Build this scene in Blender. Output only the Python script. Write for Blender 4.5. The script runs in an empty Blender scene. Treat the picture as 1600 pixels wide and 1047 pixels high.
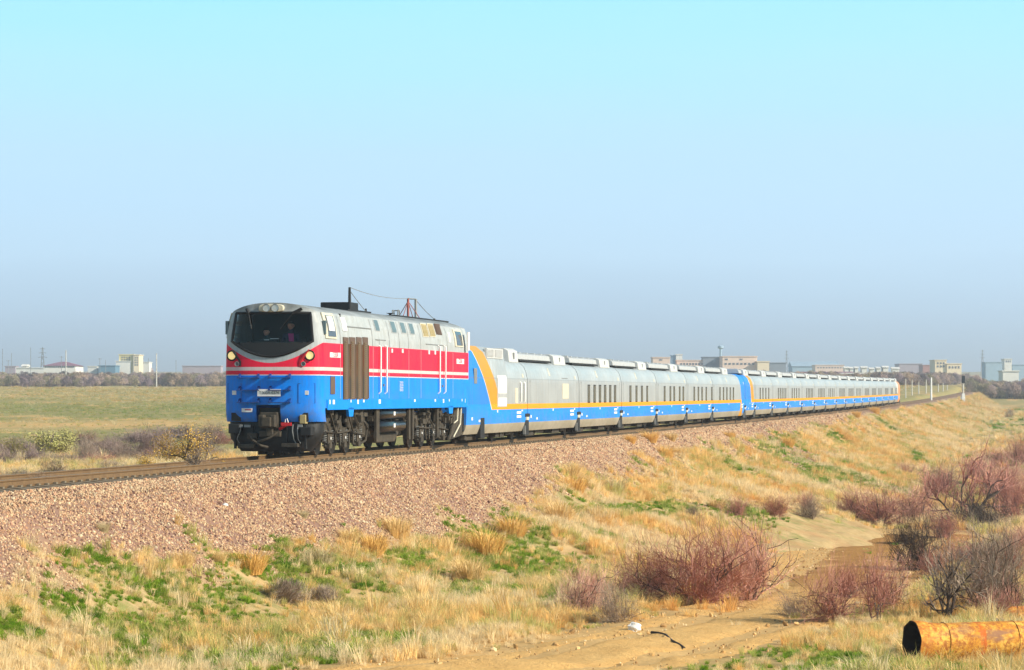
import bpy, bmesh, math, random
import numpy as np
from mathutils import Vector, Matrix, Euler

SC = bpy.context.scene
COL = SC.collection
R = math.radians
random.seed(7)
RNG = np.random.default_rng(11)

# ------------------------------------------------------------------ camera, sky, sun, exposure
FPX, VH, CAMZ = 4323.0, 617.7, 1.9            # focal length and horizon row in 1600-px units, eye height over the rail
cam_d = bpy.data.cameras.new('camera'); cam = bpy.data.objects.new('camera', cam_d); COL.objects.link(cam)
cam.location = (0, 0, CAMZ); cam.rotation_euler = (R(90), 0, 0)
cam_d.sensor_width = 36; cam_d.lens = FPX / 1600 * 36; cam_d.shift_y = (VH - 523.5) / 1600
cam_d.clip_start = 1.0; cam_d.clip_end = 30000
SC.camera = cam

HAZE = 0.00031
SUN_DIR = Vector((0.84, -0.36, 0.50)).normalized()
world = bpy.data.worlds.new('World'); SC.world = world; world.use_nodes = True
wt = world.node_tree; wt.nodes.clear()
w_out = wt.nodes.new('ShaderNodeOutputWorld'); w_bg = wt.nodes.new('ShaderNodeBackground'); w_bg2 = wt.nodes.new('ShaderNodeBackground')
w_sky = wt.nodes.new('ShaderNodeTexSky'); w_sky.sky_type = 'NISHITA'; w_sky.sun_disc = False
w_sky.sun_elevation = math.asin(SUN_DIR.z); w_sky.sun_rotation = math.atan2(SUN_DIR.x, SUN_DIR.y)
w_sky.air_density = 1.0; w_sky.dust_density = 1.2; w_sky.ozone_density = 1.0
w_bg.inputs['Strength'].default_value = 0.085
wt.links.new(w_sky.outputs[0], w_bg.inputs['Color'])
w_tc = wt.nodes.new('ShaderNodeTexCoord'); w_sep = wt.nodes.new('ShaderNodeSeparateXYZ')
wt.links.new(w_tc.outputs['Generated'], w_sep.inputs[0])
w_map = wt.nodes.new('ShaderNodeMapRange'); w_map.inputs['From Min'].default_value = 0.0; w_map.inputs['From Max'].default_value = 0.15
w_mp = wt.nodes.new('ShaderNodeMapping'); w_mp.inputs['Scale'].default_value = (6, 6, 40); wt.links.new(w_tc.outputs['Generated'], w_mp.inputs[0])
w_nz = wt.nodes.new('ShaderNodeTexNoise'); w_nz.inputs['Scale'].default_value = 1.0; w_nz.inputs['Detail'].default_value = 4; wt.links.new(w_mp.outputs[0], w_nz.inputs['Vector'])   # uneven haze bands
w_ma = wt.nodes.new('ShaderNodeMath'); w_ma.operation = 'MULTIPLY_ADD'; w_ma.inputs[1].default_value = 0.030; wt.links.new(w_nz.outputs['Fac'], w_ma.inputs[0]); w_off = wt.nodes.new('ShaderNodeMath'); w_off.operation = 'SUBTRACT'; w_off.inputs[1].default_value = 0.015
wt.links.new(w_sep.outputs['Z'], w_off.inputs[0]); wt.links.new(w_off.outputs[0], w_ma.inputs[2]); wt.links.new(w_ma.outputs[0], w_map.inputs['Value'])
w_ramp = wt.nodes.new('ShaderNodeValToRGB'); cr = w_ramp.color_ramp
cr.elements[0].position = 0.0; cr.elements[0].color = (0.38, 0.55, 0.71, 1)
cr.elements[1].position = 1.0; cr.elements[1].color = (0.31, 0.70, 0.86, 1)
for pos, c in ((0.16, (0.42, 0.59, 0.76, 1)), (0.34, (0.47, 0.68, 0.86, 1)), (0.58, (0.43, 0.67, 0.86, 1)), (0.80, (0.37, 0.70, 0.87, 1))):
    e = cr.elements.new(pos); e.color = c
wt.links.new(w_map.outputs[0], w_ramp.inputs[0]); wt.links.new(w_ramp.outputs[0], w_bg2.inputs['Color'])
w_map2 = wt.nodes.new('ShaderNodeMapRange'); w_map2.interpolation_type = 'SMOOTHSTEP'
w_map2.inputs['From Min'].default_value = 0.14; w_map2.inputs['From Max'].default_value = 0.55
wt.links.new(w_sep.outputs['Z'], w_map2.inputs['Value'])
w_mix = wt.nodes.new('ShaderNodeMixShader')
wt.links.new(w_map2.outputs[0], w_mix.inputs[0]); wt.links.new(w_bg2.outputs[0], w_mix.inputs[1]); wt.links.new(w_bg.outputs[0], w_mix.inputs[2])
wt.links.new(w_mix.outputs[0], w_out.inputs['Surface'])

sun_d = bpy.data.lights.new('sun', 'SUN'); sun = bpy.data.objects.new('sun', sun_d); COL.objects.link(sun)
sun_d.energy = 5.0; sun_d.angle = R(0.53); sun_d.color = (1.0, 0.92, 0.76)
sun.rotation_euler = SUN_DIR.to_track_quat('Z', 'Y').to_euler()
SC.view_settings.view_transform = 'Standard'; SC.view_settings.look = 'None'
SC.view_settings.exposure = 0.48; SC.view_settings.gamma = 1.0; SC.view_settings.use_curve_mapping = False
SC.cycles.max_bounces = 6; SC.cycles.transparent_max_bounces = 8; SC.cycles.volume_bounces = 0
SC.cycles.use_adaptive_sampling = True

# ------------------------------------------------------------------ node and mesh helpers
class NT:
    def __init__(s, name):
        s.m = bpy.data.materials.new(name); s.m.use_nodes = True
        s.t = s.m.node_tree; s.b = s.t.nodes['Principled BSDF']
    def link(s, a, b): s.t.links.new(a, b)
    def node(s, typ, **kw):
        n = s.t.nodes.new(typ)
        for k, v in kw.items(): setattr(n, k, v)
        return n
    def put(s, sock, v):
        if isinstance(v, bpy.types.NodeSocket): s.link(v, sock)
        elif isinstance(v, (tuple, list)) and len(v) == 3 and sock.type == 'RGBA': sock.default_value = (*v, 1)
        else: sock.default_value = v
    def math(s, op, a, b=0.0, clamp=False):
        n = s.node('ShaderNodeMath', operation=op, use_clamp=clamp); s.put(n.inputs[0], a); s.put(n.inputs[1], b); return n.outputs[0]
    def gt(s, a, b): return s.math('GREATER_THAN', a, b)
    def mix(s, f, a, b, blend='MIX'):
        n = s.node('ShaderNodeMix', data_type='RGBA', blend_type=blend); s.put(n.inputs[0], f); s.put(n.inputs[6], a); s.put(n.inputs[7], b); return n.outputs[2]
    def coords(s, kind='Object'):
        n = s.node('ShaderNodeTexCoord'); return n.outputs[kind]
    def xyz(s, v):
        n = s.node('ShaderNodeSeparateXYZ'); s.link(v, n.inputs[0]); return n.outputs
    def scale(s, v, sc):
        n = s.node('ShaderNodeMapping'); s.link(v, n.inputs[0]); n.inputs['Scale'].default_value = sc; return n.outputs[0]
    def noise(s, v, scale, detail=4, rough=0.6, lo=None, hi=None):
        n = s.node('ShaderNodeTexNoise'); s.link(v, n.inputs['Vector']); n.inputs['Scale'].default_value = scale
        n.inputs['Detail'].default_value = detail; n.inputs['Roughness'].default_value = rough
        o = n.outputs['Fac']
        if lo is not None: o = s.rng(o, lo, hi)
        return o
    def rng(s, v, lo, hi, a=0.0, b=1.0):
        n = s.node('ShaderNodeMapRange'); s.put(n.inputs[0], v); s.put(n.inputs[1], lo); s.put(n.inputs[2], hi)
        n.inputs[3].default_value = a; n.inputs[4].default_value = b; return n.outputs[0]
    def bump(s, h, strength=0.3, dist=0.02):
        n = s.node('ShaderNodeBump'); n.inputs['Strength'].default_value = strength; n.inputs['Distance'].default_value = dist
        s.link(h, n.inputs['Height']); s.link(n.outputs[0], s.b.inputs['Normal'])
    def out(s, col, rough=0.6, metal=0.0, spec=0.5):
        s.put(s.b.inputs['Base Color'], col); s.put(s.b.inputs['Roughness'], rough); s.put(s.b.inputs['Metallic'], metal)
        s.b.inputs['Specular IOR Level'].default_value = spec
        return s.m

def mat(name, c, rough=0.6, metal=0.0, var=0.25, scale=3.0, bump=0.0, spec=0.4, tint=None):
    """plain surface with noisy wear"""
    n = NT(name); v = n.coords()
    f = n.noise(v, scale, 5, 0.65, 0.3, 0.75)
    dark = tint if tint else tuple(x * (1 - var) for x in c)
    col = n.mix(f, dark, c)
    f2 = n.noise(v, scale * 9, 3, 0.6, 0.35, 0.7)
    col = n.mix(n.math('MULTIPLY', f2, var * 0.5), col, tuple(x * 0.7 for x in c))
    if bump: n.bump(n.noise(v, scale * 12, 4, 0.7), bump, 0.02)
    return n.out(col, rough, metal, spec)

class MB:
    def __init__(s): s.v = []; s.f = []; s.mi = []
    def add(s, vs, fs, m=0):
        o = len(s.v); s.v += [tuple(p) for p in vs]; s.f += [tuple(i + o for i in f) for f in fs]; s.mi += [m] * len(fs); return s
    def box(s, c, d, rz=0.0, m=0, taper=1.0, rx=0.0):
        hx, hy, hz = d[0] / 2, d[1] / 2, d[2] / 2
        M = Matrix.Rotation(rz, 3, 'Z') @ Matrix.Rotation(rx, 3, 'X')
        vs = []
        for z, k in ((-hz, 1), (hz, taper)):
            for x, y in ((-hx, -hy), (hx, -hy), (hx, hy), (-hx, hy)): vs.append(Vector(c) + M @ Vector((x * k, y * k, z)))
        return s.add(vs, [(3, 2, 1, 0), (4, 5, 6, 7), (0, 1, 5, 4), (1, 2, 6, 5), (2, 3, 7, 6), (3, 0, 4, 7)], m)
    def bx(s, a, b, m=0):
        return s.box([(a[i] + b[i]) / 2 for i in range(3)], [abs(b[i] - a[i]) for i in range(3)], m=m)
    def tube(s, pts, r, n=6, m=0, caps=True):
        pts = [Vector(p) for p in pts]; rr = r if isinstance(r, (list, tuple)) else [r] * len(pts)
        vs = []; fs = []
        for i, p in enumerate(pts):
            d = (pts[min(i + 1, len(pts) - 1)] - pts[max(i - 1, 0)])
            if d.length < 1e-9: d = Vector((0, 0, 1))
            d.normalize(); a = d.orthogonal().normalized() if i == 0 else (a - d * a.dot(d)).normalized()
            b = d.cross(a)
            for k in range(n):
                t = 2 * math.pi * k / n; vs.append(p + (a * math.cos(t) + b * math.sin(t)) * rr[i])
        for i in range(len(pts) - 1):
            for k in range(n):
                k2 = (k + 1) % n; fs.append((i * n + k, i * n + k2, (i + 1) * n + k2, (i + 1) * n + k))
        if caps: fs.append(tuple(range(n - 1, -1, -1))); fs.append(tuple((len(pts) - 1) * n + k for k in range(n)))
        return s.add(vs, fs, m)
    def prism(s, poly, axis, a, b, m=0):
        """poly in the plane normal to axis, extruded from a to b"""
        def P(p, h): return {'x': (h, p[0], p[1]), 'y': (p[0], h, p[1]), 'z': (p[0], p[1], h)}[axis]
        n = len(poly); vs = [P(p, a) for p in poly] + [P(p, b) for p in poly]
        fs = [tuple(range(n - 1, -1, -1)), tuple(range(n, 2 * n))] + [(i, (i + 1) % n, n + (i + 1) % n, n + i) for i in range(n)]
        return s.add(vs, fs, m)
    def disc(s, c, r, depth, axis='y', n=16, m=0):
        poly = []
        for k in range(n):
            t = 2 * math.pi * k / n
            q = (math.cos(t) * r, math.sin(t) * r)
            poly.append({'x': (c[1] + q[0], c[2] + q[1]), 'y': (c[0] + q[0], c[2] + q[1]), 'z': (c[0] + q[0], c[1] + q[1])}[axis])
        ci = {'x': 0, 'y': 1, 'z': 2}[axis]
        return s.prism(poly, axis, c[ci] - depth / 2, c[ci] + depth / 2, m)
    def mesh(s, name, mats=(), smooth=None, fix=True):
        me = bpy.data.meshes.new(name); me.from_pydata(s.v, [], s.f)
        for m in mats: me.materials.append(m)
        if any(s.mi): me.polygons.foreach_set('material_index', s.mi)
        if fix:
            b = bmesh.new(); b.from_mesh(me); bmesh.ops.recalc_face_normals(b, faces=b.faces); b.to_mesh(me); b.free()
        if smooth is not None:
            me.polygons.foreach_set('use_smooth', [True] * len(me.polygons))
            if smooth: me.set_sharp_from_angle(angle=R(smooth))
        me.update(); return me
    def obj(s, name, mats, parent=None, smooth=None, bevel=0.0, fix=True):
        if not isinstance(mats, (list, tuple)): mats = [mats]
        o = bpy.data.objects.new(name, s.mesh(name, mats, smooth, fix)); COL.objects.link(o)
        if parent: o.parent = parent
        if bevel:
            b = o.modifiers.new('edge', 'BEVEL'); b.width = bevel; b.segments = 2; b.limit_method = 'ANGLE'
        return o

def tag(o, label, cat, group=None):
    o['label'] = label; o['category'] = cat
    if group: o['group'] = group
    return o
def thing(name, label, cat, loc=(0, 0, 0), rz=0.0, group=None):
    o = bpy.data.objects.new(name, None); COL.objects.link(o); o.empty_display_size = 0.3
    o.location = loc; o.rotation_euler = (0, 0, rz)
    return tag(o, label, cat, group)
def kind(o, k): o['kind'] = k; return o
def text_mesh(body, size, extrude=0.002):
    c = bpy.data.curves.new('lettering', 'FONT'); c.body = body; c.size = size; c.extrude = extrude; c.align_x = 'CENTER'; c.align_y = 'CENTER'
    o = bpy.data.objects.new('lettering', c); COL.objects.link(o); dg = bpy.context.evaluated_depsgraph_get()
    me = bpy.data.meshes.new_from_object(o.evaluated_get(dg)); bpy.data.objects.remove(o); return me
def lettering(body, size, loc, rot, m, parent, name='lettering'):
    me = text_mesh(body, size); me.materials.clear(); me.materials.append(m)
    o = bpy.data.objects.new(name, me); COL.objects.link(o); o.parent = parent; o.location = loc; o.rotation_euler = rot; return o

def vnoise(x, y, seed=0):
    """smooth value noise, vectorised"""
    x = np.asarray(x, float); y = np.asarray(y, float)
    xi = np.floor(x).astype(np.int64); yi = np.floor(y).astype(np.int64); fx = x - xi; fy = y - yi
    fx = fx * fx * (3 - 2 * fx); fy = fy * fy * (3 - 2 * fy)
    def h(a, b):
        n = (a * 374761393 + b * 668265263 + seed * 974711) & 0xffffffff
        n = ((n ^ (n >> 13)) * 1274126177) & 0xffffffff
        return ((n ^ (n >> 16)) & 0xffff) / 65535.0
    return (h(xi, yi) * (1 - fx) + h(xi + 1, yi) * fx) * (1 - fy) + (h(xi, yi + 1) * (1 - fx) + h(xi + 1, yi + 1) * fx) * fy
def fbm(x, y, seed=0, oct=4):
    s = 0; a = 0.5; n = 0
    for i in range(oct): s = s + a * vnoise(x * 2 ** i, y * 2 ** i, seed + i); n += a; a *= 0.5
    return s / n

# ------------------------------------------------------------------ track frame: s along the line (away), t across it (towards the camera side), z over the rail head
TX, TY, TH = -0.79, 119.66, 0.1942
SI, CO = math.sin(TH), math.cos(TH)
def zt(s): return 7e-6 * np.maximum(s, 0) ** 2
def W(s, t, z=0.0): return (TX + SI * s + CO * t, TY + CO * s - SI * t, z)
def ST(x, y): return SI * (x - TX) + CO * (y - TY), CO * (x - TX) - SI * (y - TY)
def s_of(u, t=1.5):                     # where a sight line meets a plane parallel to the track
    k = (u - 800) / FPX
    return (k * (TY - SI * t) - TX - CO * t) / (SI - k * CO)
def z_of(v, s, t=1.5): return CAMZ - (v - VH) * (TY + CO * s - SI * t) / FPX - float(zt(s))

# ------------------------------------------------------------------ terrain
D_R = np.array([0, 10, 25, 45, 57, 72, 100, 131, 170, 230, 350, 500, 650, 800, 850, 1500, 4000, 9000.])
Z_R = np.array([.2, 0., -2.1, -3.0, -2.95, -3.3, -4.0, -5.1, -5.4, -4.6, -3.7, -3.2, -1.9, 1.6, 2.8, 9.0, 36., 62.])
D_L = np.array([0, 10, 25, 45, 57, 72, 100, 131, 170, 230, 270, 350, 500, 800, 1500, 4000, 9000.])
Z_L = np.array([.2, 0., -1.9, -2.4, -2.3, -2.4, -2.7, -2.9, -3.0, -2.9, -2.45, -1.4, .5, 4.2, 9.0, 36., 62.])
def ground_z(x, y):
    x = np.asarray(x, float); y = np.asarray(y, float)
    d = np.hypot(x * 0.6, y); s, t = ST(x, y)
    w = np.clip((t + 4) / 8, 0, 1)
    z = np.interp(d, D_R, Z_R) * w + np.interp(d, D_L, Z_L) * (1 - w)
    amp = np.clip(d / 40, 0.3, 1)
    z = z + (fbm(x / 9, y / 9, 3) - .5) * .5 * amp + (fbm(x / 1.7, y / 1.7, 5, 3) - .5) * .16 * amp + (fbm(x / 60, y / 60, 9, 2) - .5) * np.clip(d / 300, 0, 1) * 1.2
    for (cx, cy, r, h) in MOUNDS: z = z + h * np.exp(-((x - cx) ** 2 + (y - cy) ** 2) / r ** 2)
    return z
MOUNDS = []
def bank_z(s, t):
    s = np.asarray(s, float); a = np.abs(np.asarray(t, float))
    edge = 2.35 + (fbm(s / 3.1, np.sign(t) * 5 + s * 0, 21, 3) - .5) * .35
    z = np.where(a < edge, -.212 - .188 * np.clip((a - 1.55) / .8, 0, 1), -.40 - (a - edge) / 1.5)
    z = np.where(np.asarray(t) > 5.4, -.40 - (5.4 - edge) / 1.5 - (a - 5.4) / 3.6, z)
    rough = (fbm(s / .8, np.asarray(t) / .8, 31, 3) - .5) * .22 + (fbm(s / 3.5, np.asarray(t) / 3.5, 37, 2) - .5) * .5
    return z + rough * np.clip((a - 2.3) / 1.2, 0, 1) + zt(s)
def surf_z(x, y):
    s, t = ST(x, y)
    return np.maximum(ground_z(x, y), np.where((t > -13.2) & (t < 20.5) & (s > -99) & (s < 690), bank_z(s, t), -99))
def hit(u, v, far=2500.0):
    """where the ground lies under a direction from the eye"""
    d = np.concatenate([np.arange(28, 400, .25), np.arange(400, far, 2.0)])
    x = (u - 800) / FPX * d; z = CAMZ - (v - VH) / FPX * d
    k = np.nonzero(z < surf_z(x, d))[0]
    i = k[0] if len(k) else len(d) - 1
    return float(x[i]), float(d[i]), float(surf_z(x[i], d[i]))
def px_m(y): return FPX / y            # photo pixels per metre at a distance
# ------------------------------------------------------------------ locomotive
HW, S0, LEN, ND, NEXP = 1.58, -34.85, 22.25, 0.68, 2.8
def yl(u, t=1.58): return s_of(u, t) - S0
def zl(u, v, t=1.58): return z_of(v, s_of(u, t), t)
def sect(z): return float(np.interp(z, [1.0, 3.5, 3.8, 4.15, 4.47], [1.58, 1.58, 1.57, 1.52, 1.42]))
def roof_l(t): return 4.47 + .30 * (1 - min(1, abs(t) / 1.42) ** 2.4)
def lean(z): return .24 * (max(0, z - 2.6) / 2.1) ** 1.3
def tuck(z): return .12 * max(0, (1.5 - z) / .4) ** 2 if z > 1.0 else .12
def nose_y(t, z):
    x = min(1, abs(t) / sect(min(z, 4.47))); return ND * (1 - (1 - x ** NEXP) ** (1 / NEXP)) + lean(z) + tuck(z)
def lower_glass(t): return 3.10 + .48 * (min(1.35, abs(t)) / 1.3) ** 1.9
def in_glass(t, z): return z < 4.45 and z > lower_glass(t) and abs(t) < 1.19 + (4.45 - z) / .9 * .11

def livery_loco():
    n = NT('locomotive_livery'); v = n.coords(); x, y, z = n.xyz(v)
    xx = n.math('DIVIDE', x, 1.55); dip = n.math('MULTIPLY', n.math('SUBTRACT', 1.0, n.math('POWER', n.math('ABSOLUTE', xx), 1.9), True), .63)
    front = n.math('LESS_THAN', y, 1.05)
    zb = n.math('SUBTRACT', 3.53, n.math('MULTIPLY', dip, front))
    w = n.noise(v, 1.3, 5, .65, .35, .75); fine = n.noise(n.scale(v, (1, .25, .15)), 14, 4, .65, .4, .8)
    silver = n.mix(w, (.36, .395, .41), (.45, .48, .495)); silver = n.mix(n.math('MULTIPLY', fine, .6), silver, (.27, .27, .24))
    soot = n.math('MULTIPLY', n.rng(z, 4.45, 4.62), n.noise(n.scale(v, (1, .3, 1)), 2.2, 4, .6, .25, .6))
    silver = n.mix(n.math('MULTIPLY', soot, .75), silver, (.10, .10, .095))
    red = n.mix(w, (.72, .012, .045), (.86, .012, .06)); blue = n.mix(w, (.0, .21, .82), (.0, .265, .94)); blue = n.mix(n.math('MULTIPLY', fine, .4), blue, (.02, .12, .36))
    c = n.mix(n.gt(z, 2.53), blue, red)
    st = n.math('MULTIPLY', n.gt(z, 2.665), n.math('LESS_THAN', z, 2.775)); c = n.mix(st, c, (.64, .52, .50))
    c = n.mix(n.math('MULTIPLY', n.gt(z, 2.515), n.math('LESS_THAN', z, 2.54)), c, (.6, .6, .62))
    c = n.mix(n.gt(z, zb), c, silver)
    strk = n.noise(n.scale(v, (1, 2.2, .10)), 5, 4, .7, .48, .78); c = n.mix(n.math('MULTIPLY', strk, .28), c, (.12, .10, .085))
    dust = n.math('MULTIPLY', n.rng(z, 2.1, 1.1), n.noise(v, 3.5, 5, .7, .35, .7)); c = n.mix(n.math('MULTIPLY', dust, .5), c, (.16, .13, .10))
    n.bump(n.noise(n.scale(v, (1, 1, .6)), 1.6, 2, .5), .08, .03)
    n.b.inputs['Coat Weight'].default_value = .03; n.b.inputs['Coat Roughness'].default_value = .2
    return n.out(c, n.rng(w, 0, 1, .5, .62), 0.0, .16)
M = {}
M['loco'] = livery_loco()
M['black'] = mat('black_steel', (.012, .012, .013), .55, 0, .4, 4, .1)
M['rubber'] = mat('black_rubber', (.012, .012, .013), .6)
M['under'] = mat('dusty_underframe_steel', (.085, .066, .043), .75, 0, .55, 3.5, .25, tint=(.02, .018, .015))
M['wheel'] = mat('worn_wheel_steel', (.09, .07, .055), .5, .5, .4, 4)
M['brown'] = mat('brown_radiator_mesh', (.20, .145, .075), .7, .1, .35, 2.5, .2)
M['tan'] = mat('tan_vent_filter', (.42, .34, .16), .75, 0, .25, 5, .2)
M['maroon'] = mat('dark_brown_vent', (.13, .085, .065), .7)
M['cream'] = mat('cream_paint', (.66, .61, .47), .5, 0, .2, 4)
M['white'] = mat('white_paint', (.80, .80, .78), .45, 0, .12, 4)
M['silver'] = mat('silver_grey_paint', (.46, .47, .47), .42, .1, .2, 3)
M['grey'] = mat('grey_steel', (.28, .29, .29), .5, .3, .3, 4)
M['navy'] = mat('navy_step_paint', (.012, .06, .25), .45, 0, .3, 5)
M['bluep'] = mat('bright_blue_paint', (.0, .25, .84), .55, 0, .2, 2, 0, .16)
M['redp'] = mat('red_paint', (.62, .02, .03), .45, 0, .25, 4)
M['rustred'] = mat('red_oxide_mast', (.36, .10, .08), .7)
M['dark_int'] = mat('dark_cab_lining', (.014, .015, .015), .8)
M['letter_dark'] = mat('dark_lettering', (.05, .045, .03), .6)
M['letter_red'] = mat('red_lettering', (.55, .05, .10), .6)
M['tank'] = mat('glossy_black_tank', (.008, .010, .014), .22, .2, .3, 3)
def glass_dark(name, c=(.02, .025, .03), rough=.08):
    n = NT(name); v = n.coords(); f = n.noise(v, 2.0, 2); return n.out(n.mix(f, c, tuple(x * 1.6 for x in c)), rough, 0, .8)
M['dglass'] = glass_dark('dark_window_glass')
M['gglass'] = glass_dark('grey_green_window_glass', (.07, .105, .115), .4)
def glass_clear(name, tintc, refl=.12):
    n = NT(name); tr = n.node('ShaderNodeBsdfTransparent'); tr.inputs[0].default_value = (*tintc, 1)
    gl = n.node('ShaderNodeBsdfGlossy'); gl.inputs['Roughness'].default_value = .03
    fr = n.node('ShaderNodeFresnel'); fr.inputs[0].default_value = 1.45
    mx = n.node('ShaderNodeMixShader'); n.link(n.math('MULTIPLY', fr.outputs[0], refl * 4), mx.inputs[0]); n.link(tr.outputs[0], mx.inputs[1]); n.link(gl.outputs[0], mx.inputs[2])
    n.link(mx.outputs[0], n.t.nodes['Material Output'].inputs['Surface']); return n.m
M['cglass'] = glass_clear('tinted_windshield_glass', (.86, .90, .92))
def lamp_mat(name, c, e):
    n = NT(name); n.out(c, .2); n.b.inputs['Emission Color'].default_value = (*c, 1); n.b.inputs['Emission Strength'].default_value = e; return n.m
M['lamp'] = lamp_mat('lit_warm_headlight', (1.0, .74, .30), 0.42)
M['lens'] = mat('clear_lamp_lens', (.62, .62, .56), .15, .4, .2, 20)

def build_loco():
    L = thing('diesel_locomotive', 'red, blue and silver diesel locomotive pulling the passenger train', 'locomotive', W(S0, .04), -TH)
    # nose skin
    nc = 56; phis = [-90 + 180 * i / nc for i in range(nc + 1)]
    cols = []
    for p in phis:
        s_, c_ = math.sin(R(p)), math.cos(R(p)); cols.append(math.copysign(abs(s_) ** (2 / NEXP), s_))
    zb = 1.08; nz = 84; v0 = (1.5 - zb) / (4.47 - zb); rows = sorted([i / nz for i in range(nz + 1)] + [v0])
    grid = []
    for x in cols:
        zt_ = roof_l(1.42 * x); g = []
        for r in rows:
            z = zb + r * (zt_ - zb); t = x * sect(min(z, 4.47)); g.append((t, nose_y(t, z), z))
        grid.append(g)
    nose = MB(); glass = MB(); mask = MB(); nr = len(rows)
    nose.v = [p for g in grid for p in g]
    for i in range(nc):
        for j in range(nr - 1):
            q = [grid[i][j], grid[i + 1][j], grid[i + 1][j + 1], grid[i][j + 1]]
            ct = sum(p[0] for p in q) / 4; cz = sum(p[2] for p in q) / 4
            if in_glass(ct, cz):
                (glass if cz > 3.54 else mask).add([(p[0], p[1] - .004, p[2]) for p in q], [(0, 1, 2, 3)])
                continue
            if abs(ct + .03) < .36 and cz < 1.6: continue
            nose.f.append((i * nr + j, (i + 1) * nr + j, (i + 1) * nr + j + 1, i * nr + j + 1)); nose.mi.append(0)
    # body behind the nose: section ring swept to the rear
    j0 = rows.index(v0)
    ring = [grid[0][j] for j in range(j0, nr)] + [grid[i][-1] for i in range(1, nc)] + [grid[-1][j] for j in range(nr - 1, j0 - 1, -1)]
    k = len(ring); rear = [(p[0], LEN - .25, p[2]) for p in ring]; end = [(p[0] * .9, LEN, 1.5 + (p[2] - 1.5) * .97) for p in ring]
    nose.add(ring + rear + end, [(i, i + 1, k + i + 1, k + i) for i in range(k - 1)] + [(k + i, k + i + 1, 2 * k + i + 1, 2 * k + i) for i in range(k - 1)] + [tuple(range(2 * k, 3 * k))])
    a, b = ring[0], ring[-1]
    nose.add([a, b, (b[0], LEN, 1.5), (a[0], LEN, 1.5)], [(0, 1, 2, 3)])
    nose.bx((-1.5, .75, 1.1), (1.5, .80, 1.6)); nose.bx((-1.42, .25 + .1, 1.085), (1.42, .8, 1.10))
    body = nose.obj('body', M['loco'], L, 32)
    glass.obj('windshield', M['cglass'], L, 60); mask.obj('lower_windshield_mask', M['rubber'], L, 60)
    # gasket following the opening
    pts = [(-1.19, 4.45)] + [(-1.19 + 2.38 * i / 16, 4.45) for i in range(1, 17)] + [(1.19 + .11 * i / 8, 4.45 - .9 * i / 8) for i in range(1, 9)]
    pts += [(1.3 - 2.6 * i / 32, lower_glass(1.3 - 2.6 * i / 32)) for i in range(33)] + [(-1.3 + .11 * i / 8, 3.55 + .9 * i / 8) for i in range(1, 8)]
    p3 = [(t, nose_y(t, z) - .005, z) for t, z in pts]; p3.append(p3[0])
    MB().tube(p3, .045, 6).obj('windshield_gasket', M['rubber'], L, 60)
    # cab interior
    it = MB(); it.bx((-1.45, 3.0, 1.6), (1.45, 3.06, 4.5)); it.bx((-1.5, .7, 2.35), (1.5, 3.0, 2.42)); it.bx((-1.3, .8, 4.5), (1.3, 3.0, 4.53)); it.obj('cab_lining', M['dark_int'], L)
    ds = MB(); ds.bx((-1.2, .75, 3.2), (1.25, 1.15, 3.5)); ds.bx((-.9, .95, 3.5), (-.1, 1.15, 3.62)); ds.bx((.3, .85, 3.5), (.8, 1.1, 3.58)); ds.obj('control_desk', M['dark_int'], L, bevel=.02)
    for t in (-.62, .25):
        q = MB(); q.bx((t - .26, 1.85, 2.8), (t + .26, 2.35, 2.92)); q.bx((t - .26, 2.33, 2.9), (t + .26, 2.45, 3.75)); q.bx((t - .06, 2.0, 2.42), (t + .06, 2.15, 2.8)); q.obj('crew_seat', M['dark_int'], L, bevel=.03)
    MB().bx((-.28, 1.0, 3.66), (.0, 1.02, 3.68)).obj('desk_paper', M['white'], L)
    # wipers
    for t0, t1 in ((-.82, -.62), (.95, .30)):
        q = MB(); q.tube([(t0, nose_y(t0, 4.58) - .05, 4.58), (t0 * .55 + t1 * .45, nose_y(t0, 4.40) - .09, 4.43)], .05, 6)
        q.tube([(t0 * .6 + t1 * .4, nose_y(t0, 4.40) - .09, 4.45), (t1, nose_y(t1, 3.9) - .05, 3.95)], .018, 5)
        w_ = q.obj('wiper', M['black'], L)
    # top lamp cluster
    hy = nose_y(0, 4.6)
    q = MB(); poly = [(.40 * math.copysign(abs(math.cos(a)) ** .6, math.cos(a)), 4.60 + .125 * math.copysign(abs(math.sin(a)) ** .6, math.sin(a))) for a in [2 * math.pi * i / 24 for i in range(24)]]
    q.prism(poly, 'y', hy - .12, hy + .25); hs = q.obj('lamp_housing', M['cream'], L, 40, .02)
    for t in (-.135, .145):
        q = MB(); q.disc((t, hy - .135, 4.60), .115, .05, n=18); l = q.obj('top_headlight', M['lens'], L, 40)
        MB().tube([(t + .115 * math.cos(a), hy - .16, 4.60 + .115 * math.sin(a)) for a in [2 * math.pi * i / 18 for i in range(19)]], .014, 5).obj('rim', M['grey'], l, 60)
    # main headlights and markers
    for t, z in ((-1.27, 3.13), (1.24, 3.13)):
        y0 = nose_y(t, z); sg = math.copysign(1, t)
        q = MB(); q.disc((t, y0 - .02, z), .122, .12, n=20); l = q.obj('headlight', M['lamp'], L, 40)
        MB().tube([(t + .145 * math.cos(a), y0 - .075, z + .145 * math.sin(a)) for a in [2 * math.pi * i / 20 for i in range(21)]], .028, 6).obj('headlight_bezel', M['black'], l, 60)
        t2 = t - sg * .19; y2 = nose_y(t2, 2.87)
        q = MB(); q.disc((t2, y2 - .01, 2.87), .06, .08, n=14); ml = q.obj('marker_lamp', M['dglass'], L, 40)
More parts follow.
